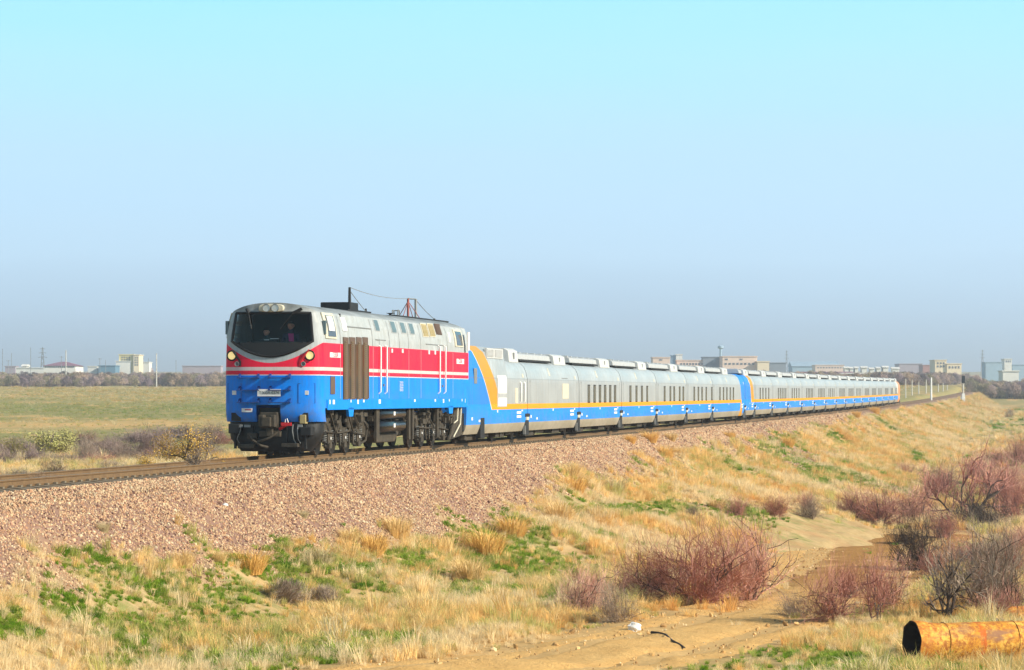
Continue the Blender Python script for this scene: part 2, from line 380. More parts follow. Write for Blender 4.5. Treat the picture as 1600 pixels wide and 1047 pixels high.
        MB().tube([(t2 + .065 * math.cos(a), y2 - .045, 2.87 + .065 * math.sin(a)) for a in [2 * math.pi * i / 14 for i in range(15)]], .014, 5).obj('marker_bezel', M['grey'], ml, 60)
        q = MB(); q.prism([(t - sg * .02, 3.32), (t - sg * .13, 3.2), (t - sg * .32, 2.95), (t - sg * .32, 2.80), (t - sg * .27, 2.80), (t - sg * .27, 2.92), (t - sg * .1, 3.17), (t - sg * .02, 3.28)], 'y', y2 - .06, y2 + .06); q.obj('lamp_shroud', M['redp'] if sg > 0 else M['black'], L)
        # square white target plates and hatch
        tt = sg * 1.16; yy = nose_y(tt, 1.9)
        MB().box((tt - .02, yy - .012, 1.98), (.13, .02, .13), m=0).obj('white_plate', M['white'], L)
        hb = MB(); hb.tube([(tt - .27, nose_y(tt - .27, 2.2) - .006, 2.26), (tt - .27, nose_y(tt - .27, 2.) - .006, 1.66), (tt + .22, nose_y(tt + .22, 2.) - .006, 1.66), (tt + .22, nose_y(tt + .22, 2.2) - .006, 2.26), (tt - .27, nose_y(tt - .27, 2.2) - .006, 2.26)], .009, 4); hb.obj('hatch_edge', M['navy'], L)
    # footholds on the front
    for tc in (-.66, .34):
        for z in (2.50, 2.12, 1.74):
            q = MB()
            for k2 in range(2):
                x0 = tc - .34 + .62 * k2; q.prism([(nose_y(x0, z), z + .07), (nose_y(x0, z) - .17, z - .03), (nose_y(x0, z) - .17, z - .06), (nose_y(x0, z), z - .07)], 'x', x0 - .012, x0 + .05)
            q.bx((tc - .36, nose_y(tc, z) - .20, z - .075), (tc + .36, nose_y(tc, z) - .04, z - .05)); q.obj('foothold', M['navy'], L)
    MB().bx((-.36, nose_y(0, 2) - .15, 1.87), (.38, nose_y(0, 2) - .13, 2.09)).obj('number_plate', M['white'], L)
    lettering('ТЭ33А-0274', .118, (.01, nose_y(0, 2) - .157, 1.975), (R(90), 0, 0), M['letter_dark'], L)
    for t0, t1, z0, z1, mm in ((-.90, -.56, 1.38, 1.50, 'white'),):
        yy = nose_y((t0 + t1) / 2, 1.44)
        MB().bx((t0, yy - .06, z0), (t1, yy - .045, z1)).obj('badge_plate', M[mm], L); MB().bx((t0 + .10, yy - .066, z0 + .055), (t1 - .03, yy - .061, z1 - .03)).obj('badge_stripe', M['letter_red'], L)
    # pilot, coupler and hoses
    pil = MB(); pr = [(1.10, 1.0, .2), (.80, 1.0, .14), (.55, .97, .12), (.22, .78, .16), (.16, .76, .2)]; gv = []
    for zz, kx, off in pr:
        for x in cols[::2]:
            t = x * 1.5 * kx; gv.append((t, ND * (1 - (1 - abs(x) ** NEXP) ** (1 / NEXP)) + off, zz))
    m_ = len(cols[::2]); pil.add(gv, [(r * m_ + i, r * m_ + i + 1, (r + 1) * m_ + i + 1, (r + 1) * m_ + i) for r in range(len(pr) - 1) for i in range(m_ - 1) if not (r == 0 and abs(gv[i][0]) < .38)])
    pil.bx((-1.2, .95, .2), (1.2, 1.0, 1.1)); [pil.bx((x_ - .03, .08, .25), (x_ + .03, .2, .98)) for x_ in (-1.15, -.6, .5, 1.1)]; pil.obj('pilot', M['black'], L, 40)
    q = MB(); q.bx((-.40, .22, .78), (.36, .9, 1.52)); q.obj('coupler_pocket', M['rubber'], L)
    q = MB(); q.box((-.02, -.05, 1.08), (.30, .7, .30)); q.bx((-.27, -.38, .92), (-.10, .05, 1.30)); q.bx((.08, -.30, .92), (.24, .05, 1.30)); q.bx((-.30, -.1, .88), (.26, .1, 1.38)); q.bx((-.1, -.1, .62), (.12, .1, .9)); q.obj('coupler', M['under'], L, bevel=.03)
    for t in (-1.13, 1.03):
        MB().bx((t - .15, nose_y(t, 1.3) - .01, 1.1), (t + .15, nose_y(t, 1.3) + .25, 1.36)).obj('jacking_pocket', M['rubber'], L)
    MB().bx((.93, nose_y(1.03, 1.3) - .06, 1.02), (1.13, .5, 1.30)).obj('pocket_block', M['tan'], L, bevel=.02)
    q = MB(); q.tube([(.30, .05, .86), (.42, -.02, .92), (.55, -.05, 1.0), (.66, .02, 1.02)], [.055, .05, .05, .04], 8); q.bx((.38, -.1, .96), (.7, -.03, 1.06)); q.obj('red_air_valve', M['redp'], L, 50)
    MB().tube([(.50, -.06, 1.04), (.52, -.08, 1.16), (.57, -.08, 1.18), (.60, -.06, 1.06)], .016, 5).obj('valve_handle', M['white'], L)
    for x0, x1 in ((-.95, -1.06), (.72, .76), (.88, .90)): MB().tube([(x0, .05, 1.0), (x0, -.01, .8), (x1, .0, .55), (x1 + .05, .08, .42)], .016, 5).obj('uncoupling_rod', M['grey'], L, 50)
    for hp_ in ([(-.7, .0, .72), (-.5, -.12, .5), (-.25, -.08, .34), (-.1, .1, .3)], [(.3, .0, .80), (.05, -.15, .6), (-.2, -.16, .5), (-.45, -.02, .45)]): MB().tube(hp_, .04, 7).obj('brake_hose', M['under'], L, 50)
    for c_, d_ in (((-.95, .02, .95), (.13, .06, .08)), ((-.72, -.0, .95), (.2, .06, .08)), ((.95, .05, .96), (.14, .06, .08))): MB().box(c_, d_).obj('socket_box', M['grey'], L)
    for x0, x1, z0, z1, mm in ((-1.32, -.98, .72, 1.02, 'rubber'), (-.72, -.42, .56, .74, 'under'), (-.34, .34, .62, .80, 'under'), (.38, .9, .30, .42, 'under'), (-1.02, -.5, .26, .40, 'under'), (1.0, 1.32, .66, .92, 'rubber')):
        MB().bx((x0, -.06, z0), (x1, .5, z1)).obj('pilot_fitting', M[mm], L, bevel=.015)
    for x in (-.45, .05, .55): MB().bx((x - .11, .6, .05), (x + .11, .95, .18)).obj('guard_bracket', M['under'], L)
    # near and far side: sill, grilles, windows, doors, handrails
    for sg in (1, -1):
        X = lambda d: sg * (HW + d)
        def panel(name, u0, u1, v0, v1, d0, d1, m, parent=L, bevel=0.0):
            """a plate on the side wall, leaning with the wall"""
            y0, y1 = yl(u0), yl(u1); um = (u0 + u1) / 2; z1, z0 = zl(um, v0), zl(um, v1)
            q = MB(); vs = []
            nseg = 4 if z1 > 3.6 else 1
            for i in range(nseg + 1):
                z = z0 + (z1 - z0) * i / nseg; s_ = sect(z)
                for d in (d0, d1):
                    for y in (y0, y1): vs.append((sg * (s_ + d), y, z))
            fs = []
            for i in range(nseg):
                o = 4 * i; fs += [(o, o + 1, o + 5, o + 4), (o + 2, o + 6, o + 7, o + 3), (o, o + 4, o + 6, o + 2), (o + 1, o + 3, o + 7, o + 5)]
            fs += [(0, 2, 3, 1), (4 * nseg, 4 * nseg + 1, 4 * nseg + 3, 4 * nseg + 2)]
            return q.add(vs, fs).obj(name, m, parent, bevel=bevel)
        panel('sill', 508.5, 727, 624, 638.3, .002, .03, M['bluep'])
        for u0, u1 in ((541, 550), (698, 705.5)):
            y0, y1 = yl(u0), yl(u1); MB().prism([(y0, 1.5), (y1, 1.5), (y1 - .12, 1.22), (y0 + .12, 1.22)], 'x', X(-.06), X(.03)).obj('sill_bracket', M['bluep'], L)
        for u0, u1 in ((533.8, 542), (544, 552.6), (554.6, 562.6), (564.6, 572.4)):
            g = panel('radiator_grille', u0, u1, 527, 624, .002, .03, M['maroon'])
            y0, y1 = yl(u0), yl(u1); sl = MB()
            for i in range(28):
                z = 1.82 + i * .068
                if z < 3.6: sl.bx((X(.03), y0 + .12, z), (X(.05), y1 - .30, z + .035))
            sl.bx((X(.028), y0, 1.8), (X(.055), y0 + .04, 3.55)); sl.bx((X(.028), y1 - .04, 1.8), (X(.055), y1, 3.55)); sl.obj('grille_slats', M['brown'], g)
        panel('cab_louvre', 514, 521, 588, 616, .002, .02, M['maroon'])
        f = panel('cab_side_window', 506.3, 523.5, 489, 529, .002, .035, M['cream'])
        panel('window_pane', 510, 522, 493, 526, .03, .045, M['dglass'], f); panel('sunshade', 511, 519.5, 494, 517, .04, .07, M['white'], f)
        panel('gauge_plate', 534.5, 541.5, 496, 517, .002, .025, M['white'])
        for u0, u1, v0, v1 in ((587, 593, 500, 516.5), (612.8, 619.3, 502.5, 519.5), (628, 634.3, 504, 520), (641.6, 647.6, 505.5, 521.5)):
            f = panel('engine_room_window', u0 - .9, u1 + .9, v0 - 1, v1 + 1, .002, .014, M['silver']); panel('window_pane', u0, u1, v0, v1, .012, .022, M['gglass'], f)
        for i, (u0, u1, mm) in enumerate(((660.5, 669.5, 'tan'), (671, 680.3, 'tan'), (682.3, 691, 'maroon'))):
            f = panel('roof_side_vent', u0, u1, 505 + i * .4, 526.5 if i < 2 else 523, .002, .02, M['cream' if i < 2 else 'maroon'])
            sl = MB(); y0, y1 = yl(u0) + .08, yl(u1) - .08
            z0, z1 = zl((u0 + u1) / 2, 525 if i < 2 else 522.3), zl((u0 + u1) / 2, 506.2)
            nn = 9
            for k2 in range(nn):
                za = z0 + (z1 - z0) * k2 / nn; sl.bx((sg * (sect(za) + .0), y0, za), (sg * (sect(za) + .035), y1, za + (z1 - z0) / nn * .72))
            sl.obj('vent_slats', M[mm], f)
        panel('notice_plate', 700.5, 703.2, 519, 535, .002, .02, M['white'])
        f = panel('rear_cab_window', 709.5, 722, 515, 542, .002, .035, M['cream']); panel('window_pane', 711.5, 720.5, 518, 540, .03, .045, M['dglass'], f)
        MB().bx((X(.1), yl(723.5), 3.62), (X(.16), yl(726), 4.32)).obj('mirror', M['white'], L)
        MB().bx((X(-.06), .60, 3.80), (X(.035), .70, 4.22)).obj('mirror', M['gglass'], L)
        for u in (589.6, 599.2, 682.6, 691.4):
            y = yl(u); q = MB(); q.tube([(X(.0), y, zl(u, 540)), (X(.08), y, zl(u, 542)), (X(.08), y, zl(u, 612)), (X(.0), y, zl(u, 615))], .03, 6); q.obj('handrail', M['white'], L, 50)
        for u0, u1 in ((591, 598), (684, 690)):
            y0, y1 = yl(u0), yl(u1); dr = panel('side_door', u0, u1, 530, 622, .001, .012, M['loco'])
            MB().bx((X(.01), y1 - .2, 2.2), (X(.06), y1 - .12, 2.28)).obj('door_handle', M['grey'], dr)
        for u, v in ((610, 548), (626.5, 548.5), (668, 550.5), (677.5, 551)):
            panel('fastener', u - .9, u + .9, v - 3, v + 3, .002, .03, M['white'])
        # lettered plates on the red band
        for uc, w_, vc in ((521.5, 16.5, 554.8), (717.3, 11.5, 564.8)):
            p_ = panel('name_plate', uc - w_ / 2, uc + w_ / 2, vc - 3.9, vc + 3.9, .002, .012, M['white'])
            y_ = yl(uc)
            lettering('ТЭ33А', .22 if w_ < 14 else .22, (X(.016), y_, zl(uc, vc)), (R(90), 0, R(90) * sg), M['letter_red'], p_)
        for i, z in enumerate((2.34, 2.25, 2.16, 2.07)):
            kind(lettering('ТЭ33А 138 т', .10, (X(.004), yl(625.5), z), (R(90), 0, R(90) * sg), M['white'], L, 'small_lettering'), 'stuff')
        for u, w_ in ((512, .1), (518, .24), (545, .1), (556, .18), (565, .18), (590, .28), (645, .2), (677, .2), (690, .2), (699, .1), (719, .1), (724, .06)):
            MB().bx((X(.031), yl(u) - w_ / 2, 1.62 + .05 * ((u // 1) % 2)), (X(.036), yl(u) + w_ / 2, 1.76)).obj('sill_marking', M['white'], L)
        pj = MB()
        for u in (530, 574, 581, 606, 637, 656, 706): pj.bx((X(-.002), yl(u) - .012, 1.8), (X(.007), yl(u) + .012, 3.5))
        for u in (530, 580.5, 607, 622.5, 637, 656, 698):
            y = yl(u)
            for i in range(5):
                z0 = 3.53 + i * .18; pj.add([(sg * (sect(z0) + .012), y - .025, z0), (sg * (sect(z0) + .012), y + .025, z0), (sg * (sect(z0 + .18) + .012), y + .025, z0 + .18), (sg * (sect(z0 + .18) + .012), y - .025, z0 + .18)], [(0, 1, 2, 3)])
        kind(pj.obj('panel_seam', M['silver'], L, fix=False), 'stuff')
        for u0, u1, z, d in ((542, 580, 4.09, -.04), (585, 601, 3.74, .0), (664, 694, 3.73, .0)): MB().bx((X(d - .05), yl(u0), z), (X(d + .01), yl(u1), z + .03)).obj('rain_strip', M['grey'], L)
    # roof equipment
    def rs(u): return s_of(u, 0) - S0
    q = MB(); ya = rs(528) - .5; yb = ya + 1.1
    q.prism([(ya, 4.72), (yb + .6, 4.68), (yb, 4.82), (yb, 5.04), (ya, 5.04)], 'x', -.52, .52); ex = q.obj('exhaust_housing', M['black'], L, bevel=.03)
    q = MB(); q.bx((-.6, ya - .6, 4.74), (.6, yb + 1.5, 4.785)); q.obj('roof_walkway', M['black'], L); MB().bx((-.5, rs(598), 4.74), (.5, rs(680), 4.80)).obj('roof_walkway', M['black'], L)
    ym = rs(544.5); zm = z_of(449, ym + S0, 0)
    mast = MB().tube([(0, ym, 4.8), (0, ym, zm)], [.06, .045], 8).obj('antenna_mast', M['black'], L, 50)
    y1, y2 = rs(636), rs(648); z1 = z_of(466.5, y1 + S0, 0)
    q = MB(); q.tube([(0, y1, 4.7), (0, y1, z1)], .05, 6)
    for a in (-.45, .45): q.tube([(0, y1, z1 - .1), (a, y1 + .1, 4.75)], .015, 5); q.tube([(0, y1, z1 - .1), (0, y1 + a * 2, 4.75)], .015, 5)
    q.obj('lattice_mast', M['rustred'], L, 50)
    q = MB(); q.tube([(0, y2, 4.7), (0, y2, z1 + .02)], .055, 6); q.tube([(0, y1, z1), (0, y2, z1 + .02)], .03, 5); q.obj('antenna_post', M['grey'], L, 50)
    def sag(a, b, d, n=10): return [tuple(a[i] + (b[i] - a[i]) * k2 / n - (d * 4 * (k2 / n) * (1 - k2 / n) if i == 2 else 0) for i in range(3)) for k2 in range(n + 1)]
    for a, b, d in (((0, ym, zm), (0, y1, z1), .12), ((0, ym, zm - .1), (0, rs(570), 4.85), .02), ((0, y2, z1), (0, rs(682), 4.8), .06)):
        MB().tube(sag(a, b, d), .013, 4).obj('antenna_wire', M['grey'], L)
    q = MB(); y = rs(617)
    for a in (-.1, .1):
        q.tube([(a, y - .15, 4.72), (a, y - .12, 5.02)], .025, 5); q.tube([(a, y + .15, 4.72), (a, y + .12, 5.02)], .025, 5)
    q.tube([(-.1, y - .12, 5.02), (-.1, y + .12, 5.02), (.1, y + .12, 5.02), (.1, y - .12, 5.02)], .025, 5); q.obj('roof_frame', M['grey'], L, 50)
    q = MB(); y = rs(608); q.tube([(0, y, 4.75), (0, y, 4.86), (0, y, 4.9)], [.05, .05, .16], 8); q.tube([(0, rs(570), 4.75), (0, rs(570), 4.95)], .04, 6); q.tube([(0, rs(677), 4.72), (0, rs(677), 4.9)], .05, 6); q.obj('roof_horn', M['black'], L, 50)
    # running gear
    def bogie(yc, name='bogie'):
        g = MB(); bo = None
        for sg in (1, -1):
            X0 = sg * 1.08
            g.prism([(yc - 2.55, .78), (yc - 2.4, .98), (yc - 1.3, 1.02), (yc - .9, .86), (yc + .9, .86), (yc + 1.3, 1.02), (yc + 2.4, .98), (yc + 2.55, .78), (yc + 2.3, .62), (yc - 2.3, .62)], 'x', X0 - .09 * sg, X0 + .10 * sg)
            for dy in (-1.85, 0, 1.85):
                g.bx((X0 - .02, yc + dy - .25, .36), (X0 + .17 * sg, yc + dy + .25, .72)); g.bx((X0, yc + dy - .16, .22), (X0 + .2 * sg, yc + dy + .16, .40)); g.bx((X0, yc + dy - .34, .28), (X0 + .1 * sg, yc + dy + .34, .34))
            for dy in (-1.2, 1.2, -.62, .62): g.disc((X0 + .1 * sg, yc + dy, 1.06), .13, .42, 'z', 10); g.tube([(X0 + .14 * sg, yc + dy, .85), (X0 + .16 * sg, yc + dy * .9, .3)], .035, 5)
            g.bx((X0 - .3 * sg, yc - 2.4, 1.0), (X0 + .05 * sg, yc - .9, 1.28)); g.bx((X0 - .3 * sg, yc + .7, 1.0), (X0 + .05 * sg, yc + 2.3, 1.24))
            g.tube([(X0 + .2 * sg, yc - 2.5, .75), (X0 + .24 * sg, yc - 1, .70), (X0 + .2 * sg, yc + .4, .74), (X0 + .22 * sg, yc + 2.4, .6)], .03, 5)
            g.tube([(X0 + .15 * sg, yc + 2.2, 1.15), (X0 + .25 * sg, yc + 2.7, .9), (X0 + .2 * sg, yc + 2.6, .4), (X0 + .15 * sg, yc + 2.1, .3)], .04, 6)
        g.bx((-1.05, yc - 2.4, .5), (1.05, yc + 2.4, .9)); bo = g.obj(name, M['under'], L, 40)
        for sg in (1, -1):
            for dy in (-1.85, 0, 1.85):
                q = MB(); q.disc((sg * .76, yc + dy, .525), .525, .13, 'x', 24); q.disc((sg * .70, yc + dy, .525), .56, .03, 'x', 24); q.disc((sg * .84, yc + dy, .525), .2, .1, 'x', 14); q.obj('wheel', M['wheel'], bo, 40)
                for k2 in (-.42, .42):
                    pts = [(sg * 1.17 + .07 * math.cos(a), yc + dy + k2 + .07 * math.sin(a), .42 + .36 * a / (2 * math.pi * 5)) for a in [i * math.pi / 4 for i in range(41)]]
                    MB().tube(pts, .018, 4).obj('coil_spring', M['grey'], bo, 60)
                MB().bx((sg * 1.28 - .01, yc + dy - .05, .5), (sg * 1.28 + .01, yc + dy + .03, .58)).obj('axle_mark', M['white'], bo)
        return bo
    bogie(4.35); bogie(17.2)
    for z in (1.26, .85):
        for sg in (1, -1):
            y0, y1 = yl(597), yl(636.5); q = MB(); q.tube([(sg * 1.33, y0, z), (sg * 1.33, y0 + .1, z), (sg * 1.33, y1 - .1, z), (sg * 1.33, y1, z)], [.12, .19, .19, .12], 20); tk = q.obj('air_reservoir', M['tank'], L, 50)
            MB().bx((sg * 1.525, (y0 + y1) / 2 - .12, z - .05), (sg * 1.53, (y0 + y1) / 2 + .12, z + .08)).obj('label_plate', M['white'], tk)
    q = MB(); q.bx((-1.1, yl(578), .5), (1.1, yl(645), 1.5)); q.prism([(yl(600), .6), (yl(640), .6), (yl(634), .28), (yl(606), .28)], 'x', -1.15, 1.15); q.obj('fuel_tank', M['under'], L, bevel=.04)
    gear = MB(); rnd = random.Random(4)
    for sg in (1, -1):
        for u in (591.5, 593.5, 642, 647.5, 686): gear.bx((sg * 1.42, yl(u) - .12, .35), (sg * 1.5, yl(u) + .12, 1.55))
        for i in range(46):
            y = rnd.choice((rnd.uniform(1.9, 8.2), rnd.uniform(13.2, 20.6))); z = rnd.uniform(.85, 1.4); w_ = rnd.uniform(.1, .5); h_ = rnd.uniform(.06, .25)
            gear.bx((sg * rnd.uniform(.9, 1.25), y, z), (sg * rnd.uniform(1.3, 1.45), y + w_, z + h_))
        for i in range(14):
            y = rnd.uniform(2, 20); gear.tube([(sg * 1.36, y, rnd.uniform(1.0, 1.45)), (sg * 1.4, y + .5, rnd.uniform(.7, 1.3)), (sg * 1.36, y + 1.1, rnd.uniform(.5, 1.3))], .03, 5)
        gear.disc((sg * 1.3, yl(571), 1.28), .17, .5, 'z', 12)
    gear.obj('brake_gear', M['under'], L, 40)
    for sg in (1, -1):
        q = MB(); y0, y1 = yl(706), yl(727); pts = [(y0, .22), (y1 - .3, .35), (y1, .55), (y1, 1.5), (y1 - 1.2, 1.5)]
        for i in range(6): a = math.pi / 2 * i / 5; pts.append((y0 + 1.1 - .2 * i, 1.4 - 1.05 * math.sin(a)))
        q.prism(pts, 'x', sg * 1.36, sg * 1.42); rp = q.obj('rear_step_plate', M['under'], L)
        MB().tube([(sg * 1.5, yl(717), 1.45), (sg * 1.5, yl(716), .95), (sg * 1.5, yl(711), .85)], .03, 5).obj('step_rail', M['cream'], rp); MB().tube([(sg * 1.5, yl(722), 1.45), (sg * 1.5, yl(720.5), .8), (sg * 1.5, yl(710), .32)], .03, 5).obj('step_rail', M['cream'], rp)
    MB().bx((-1.3, LEN, .5), (1.3, LEN + .25, 1.2)).obj('rear_buffer_beam', M['black'], L)
    return L
loco = build_loco()

def person(label, loc, shirt, jacket, hair, scale=1.0, lean_a=0.1, reach=True):
    """seated figure, one skinned body; z=0 at the seat"""
    P = thing('person', label, 'person', loc, -TH)
    V = [(0, 0, .10), (0, -.03, .30), (0, -.06, .46), (0, -.07, .54), (0, -.09, .64), (0, -.11, .74), (0, -.11, .82)]
    Rr = [(.17, .13), (.16, .12), (.18, .11), (.065, .065), (.085, .095), (.085, .10), (.05, .06)]
    Ed = [(i, i + 1) for i in range(6)]
    def chain(start, pts, rs):
        prev = start
        for p, r in zip(pts, rs): V.append(p); Rr.append((r, r)); Ed.append((prev, len(V) - 1)); prev = len(V) - 1
    for sg in (-1, 1):
        chain(2, [(sg * .2, -.05, .45), (sg * .25, -.12, .22), (sg * .17, -.40, .22), (sg * .14, -.48, .23)], [.075, .058, .042, .04])
        wrist = len(V) - 1
        for k in range(5): chain(wrist, [(sg * (.19 - .022 * k), -.545 - .012 * (2 - abs(k - 2)), .235), (sg * (.185 - .022 * k), -.58 - .014 * (2 - abs(k - 2)), .212)], [.010, .008])
        chain(0, [(sg * .10, -.02, .06), (sg * .12, -.42, .08), (sg * .12, -.46, -.34), (sg * .12, -.56, -.39)], [.10, .075, .055, .045])
    me = bpy.data.meshes.new('body'); me.from_pydata(V, Ed, []); me.materials.append(jacket)
    o = bpy.data.objects.new('body', me); COL.objects.link(o); o.parent = P
    sk = o.modifiers.new('skin', 'SKIN'); ly = me.skin_vertices[0].data if me.skin_vertices else None
    if ly is None:
        b = bmesh.new(); b.from_mesh(me); b.verts.layers.skin.verify(); b.to_mesh(me); b.free(); ly = me.skin_vertices[0].data
    for i, r in enumerate(Rr): ly[i].radius = r; ly[i].use_root = (i == 0)
    sub = o.modifiers.new('sub', 'SUBSURF'); sub.levels = 1; sub.render_levels = 2
    skin = M['skin']
    h = MB()
    bm_ = bmesh.new(); bmesh.ops.create_uvsphere(bm_, u_segments=14, v_segments=10, radius=1)
    for v in bm_.verts: v.co = Vector((v.co.x * .088, v.co.y * .105 - .115, v.co.z * .125 + .725))
    me2 = bpy.data.meshes.new('face'); bm_.to_mesh(me2); bm_.free(); me2.materials.append(skin); me2.polygons.foreach_set('use_smooth', [True] * len(me2.polygons))
    fo = bpy.data.objects.new('face', me2); COL.objects.link(fo); fo.parent = P
    MB().prism([(-.215, .755), (-.245, .69), (-.21, .685)], 'x', -.014, .014).obj('nose', skin, fo)
    for sg in (-1, 1): MB().disc((sg * .034, -.208, .745), .012, .01, 'y', 8).obj('eye', M['rubber'], fo); MB().box((sg * .09, -.1, .73), (.016, .04, .06)).obj('ear', skin, fo)
    MB().box((0, -.212, .655), (.05, .012, .012)).obj('mouth', M['redp'], fo)
    bm_ = bmesh.new(); bmesh.ops.create_uvsphere(bm_, u_segments=14, v_segments=8, radius=1)
    bmesh.ops.delete(bm_, geom=[v for v in bm_.verts if v.co.z < .15 and v.co.y < .1 or v.co.z < -.3], context='VERTS')
    for v in bm_.verts: v.co = Vector((v.co.x * .096, v.co.y * .112 - .108, v.co.z * .13 + .735))
    me3 = bpy.data.meshes.new('hair'); bm_.to_mesh(me3); bm_.free(); me3.materials.append(hair); ho = bpy.data.objects.new('hair', me3); COL.objects.link(ho); ho.parent = P
    if shirt:
        q = MB(); q.add([(-.07, -.16, .50), (.09, -.16, .50), (.10, -.19, .22), (-.03, -.19, .22), (-.07, -.11, .50), (.09, -.11, .50), (.10, -.1, .22), (-.03, -.1, .22)], [(0, 1, 2, 3), (7, 6, 5, 4), (0, 4, 5, 1), (1, 5, 6, 2), (2, 6, 7, 3), (3, 7, 4, 0)]); q.obj('shirt_front', shirt, P)
    for o2 in (P,): o2.scale = (scale,) * 3
    return P
M['skin'] = mat('skin', (.72, .36, .24), .55, 0, .15, 10)
M['jacket'] = mat('dark_green_jacket', (.05, .09, .09), .8); M['jacket2'] = mat('navy_jacket', (.02, .02, .06), .8); M['shirt'] = mat('magenta_shirt', (.85, .04, .30), .7); M['hair'] = mat('dark_hair', (.03, .02, .018), .7)
def at_loco(t, y, z): return W(S0 + y, .04 + t, z)
person('person in dark jacket seated low behind the windshield, leaning on the desk', at_loco(-.55, 1.62, 3.16), M['white'], M['jacket'], M['hair'])
person('person in navy jacket over magenta shirt seated in the middle of the cab', at_loco(.25, 1.62, 3.30), M['shirt'], M['jacket2'], M['hair'], 1.08)
# ------------------------------------------------------------------ passenger cars
PITCH = 13.14
def car_section(top=3.44, ext=0.0):
    """half section (t, z) of a low car, wall turning in above the waist"""
    h = [(1.34, .37), (1.44, .60), (1.48, .76), (1.50, 1.31), (1.50, 2.40), (1.485, 2.60), (1.43, 2.88), (1.33, 3.12), (1.14, 3.30), (.80, 3.40), (0, 3.44)]
    if ext:
        f = [(1.34, .37), (1.44, .60), (1.48, .76), (1.50, 1.31), (1.50, 2.40), (1.49, 2.65), (1.46, 2.98), (1.42, 3.30), (1.36, 3.62), (1.15, 3.86), (0, 3.92)]; k = min(1, ext / .48)
        h = [(a + (c - a) * k, b + (d - b) * k) for (a, b), (c, d) in zip(h, f)]
    return h
def ring(h): return [(-t, z) for t, z in h] + [(t, z) for t, z in h[-2::-1]]
def loft_car(stations, name, m, parent, smooth=28):
    q = MB(); rings = [[(x, y, z) for x, z in ring(h)] for y, h in stations]; k = len(rings[0])
    q.v = [p for r in rings for p in r]
    for a in range(len(rings) - 1): q.f += [(a * k + i, a * k + i + 1, (a + 1) * k + i + 1, (a + 1) * k + i) for i in range(k - 1)] + [(a * k + k - 1, a * k, (a + 1) * k, (a + 1) * k + k - 1)]
    q.f += [tuple(range(k)), tuple(range((len(rings) - 1) * k, len(rings) * k))]; q.mi = [0] * len(q.f)
    return q.obj(name, m, parent, smooth)
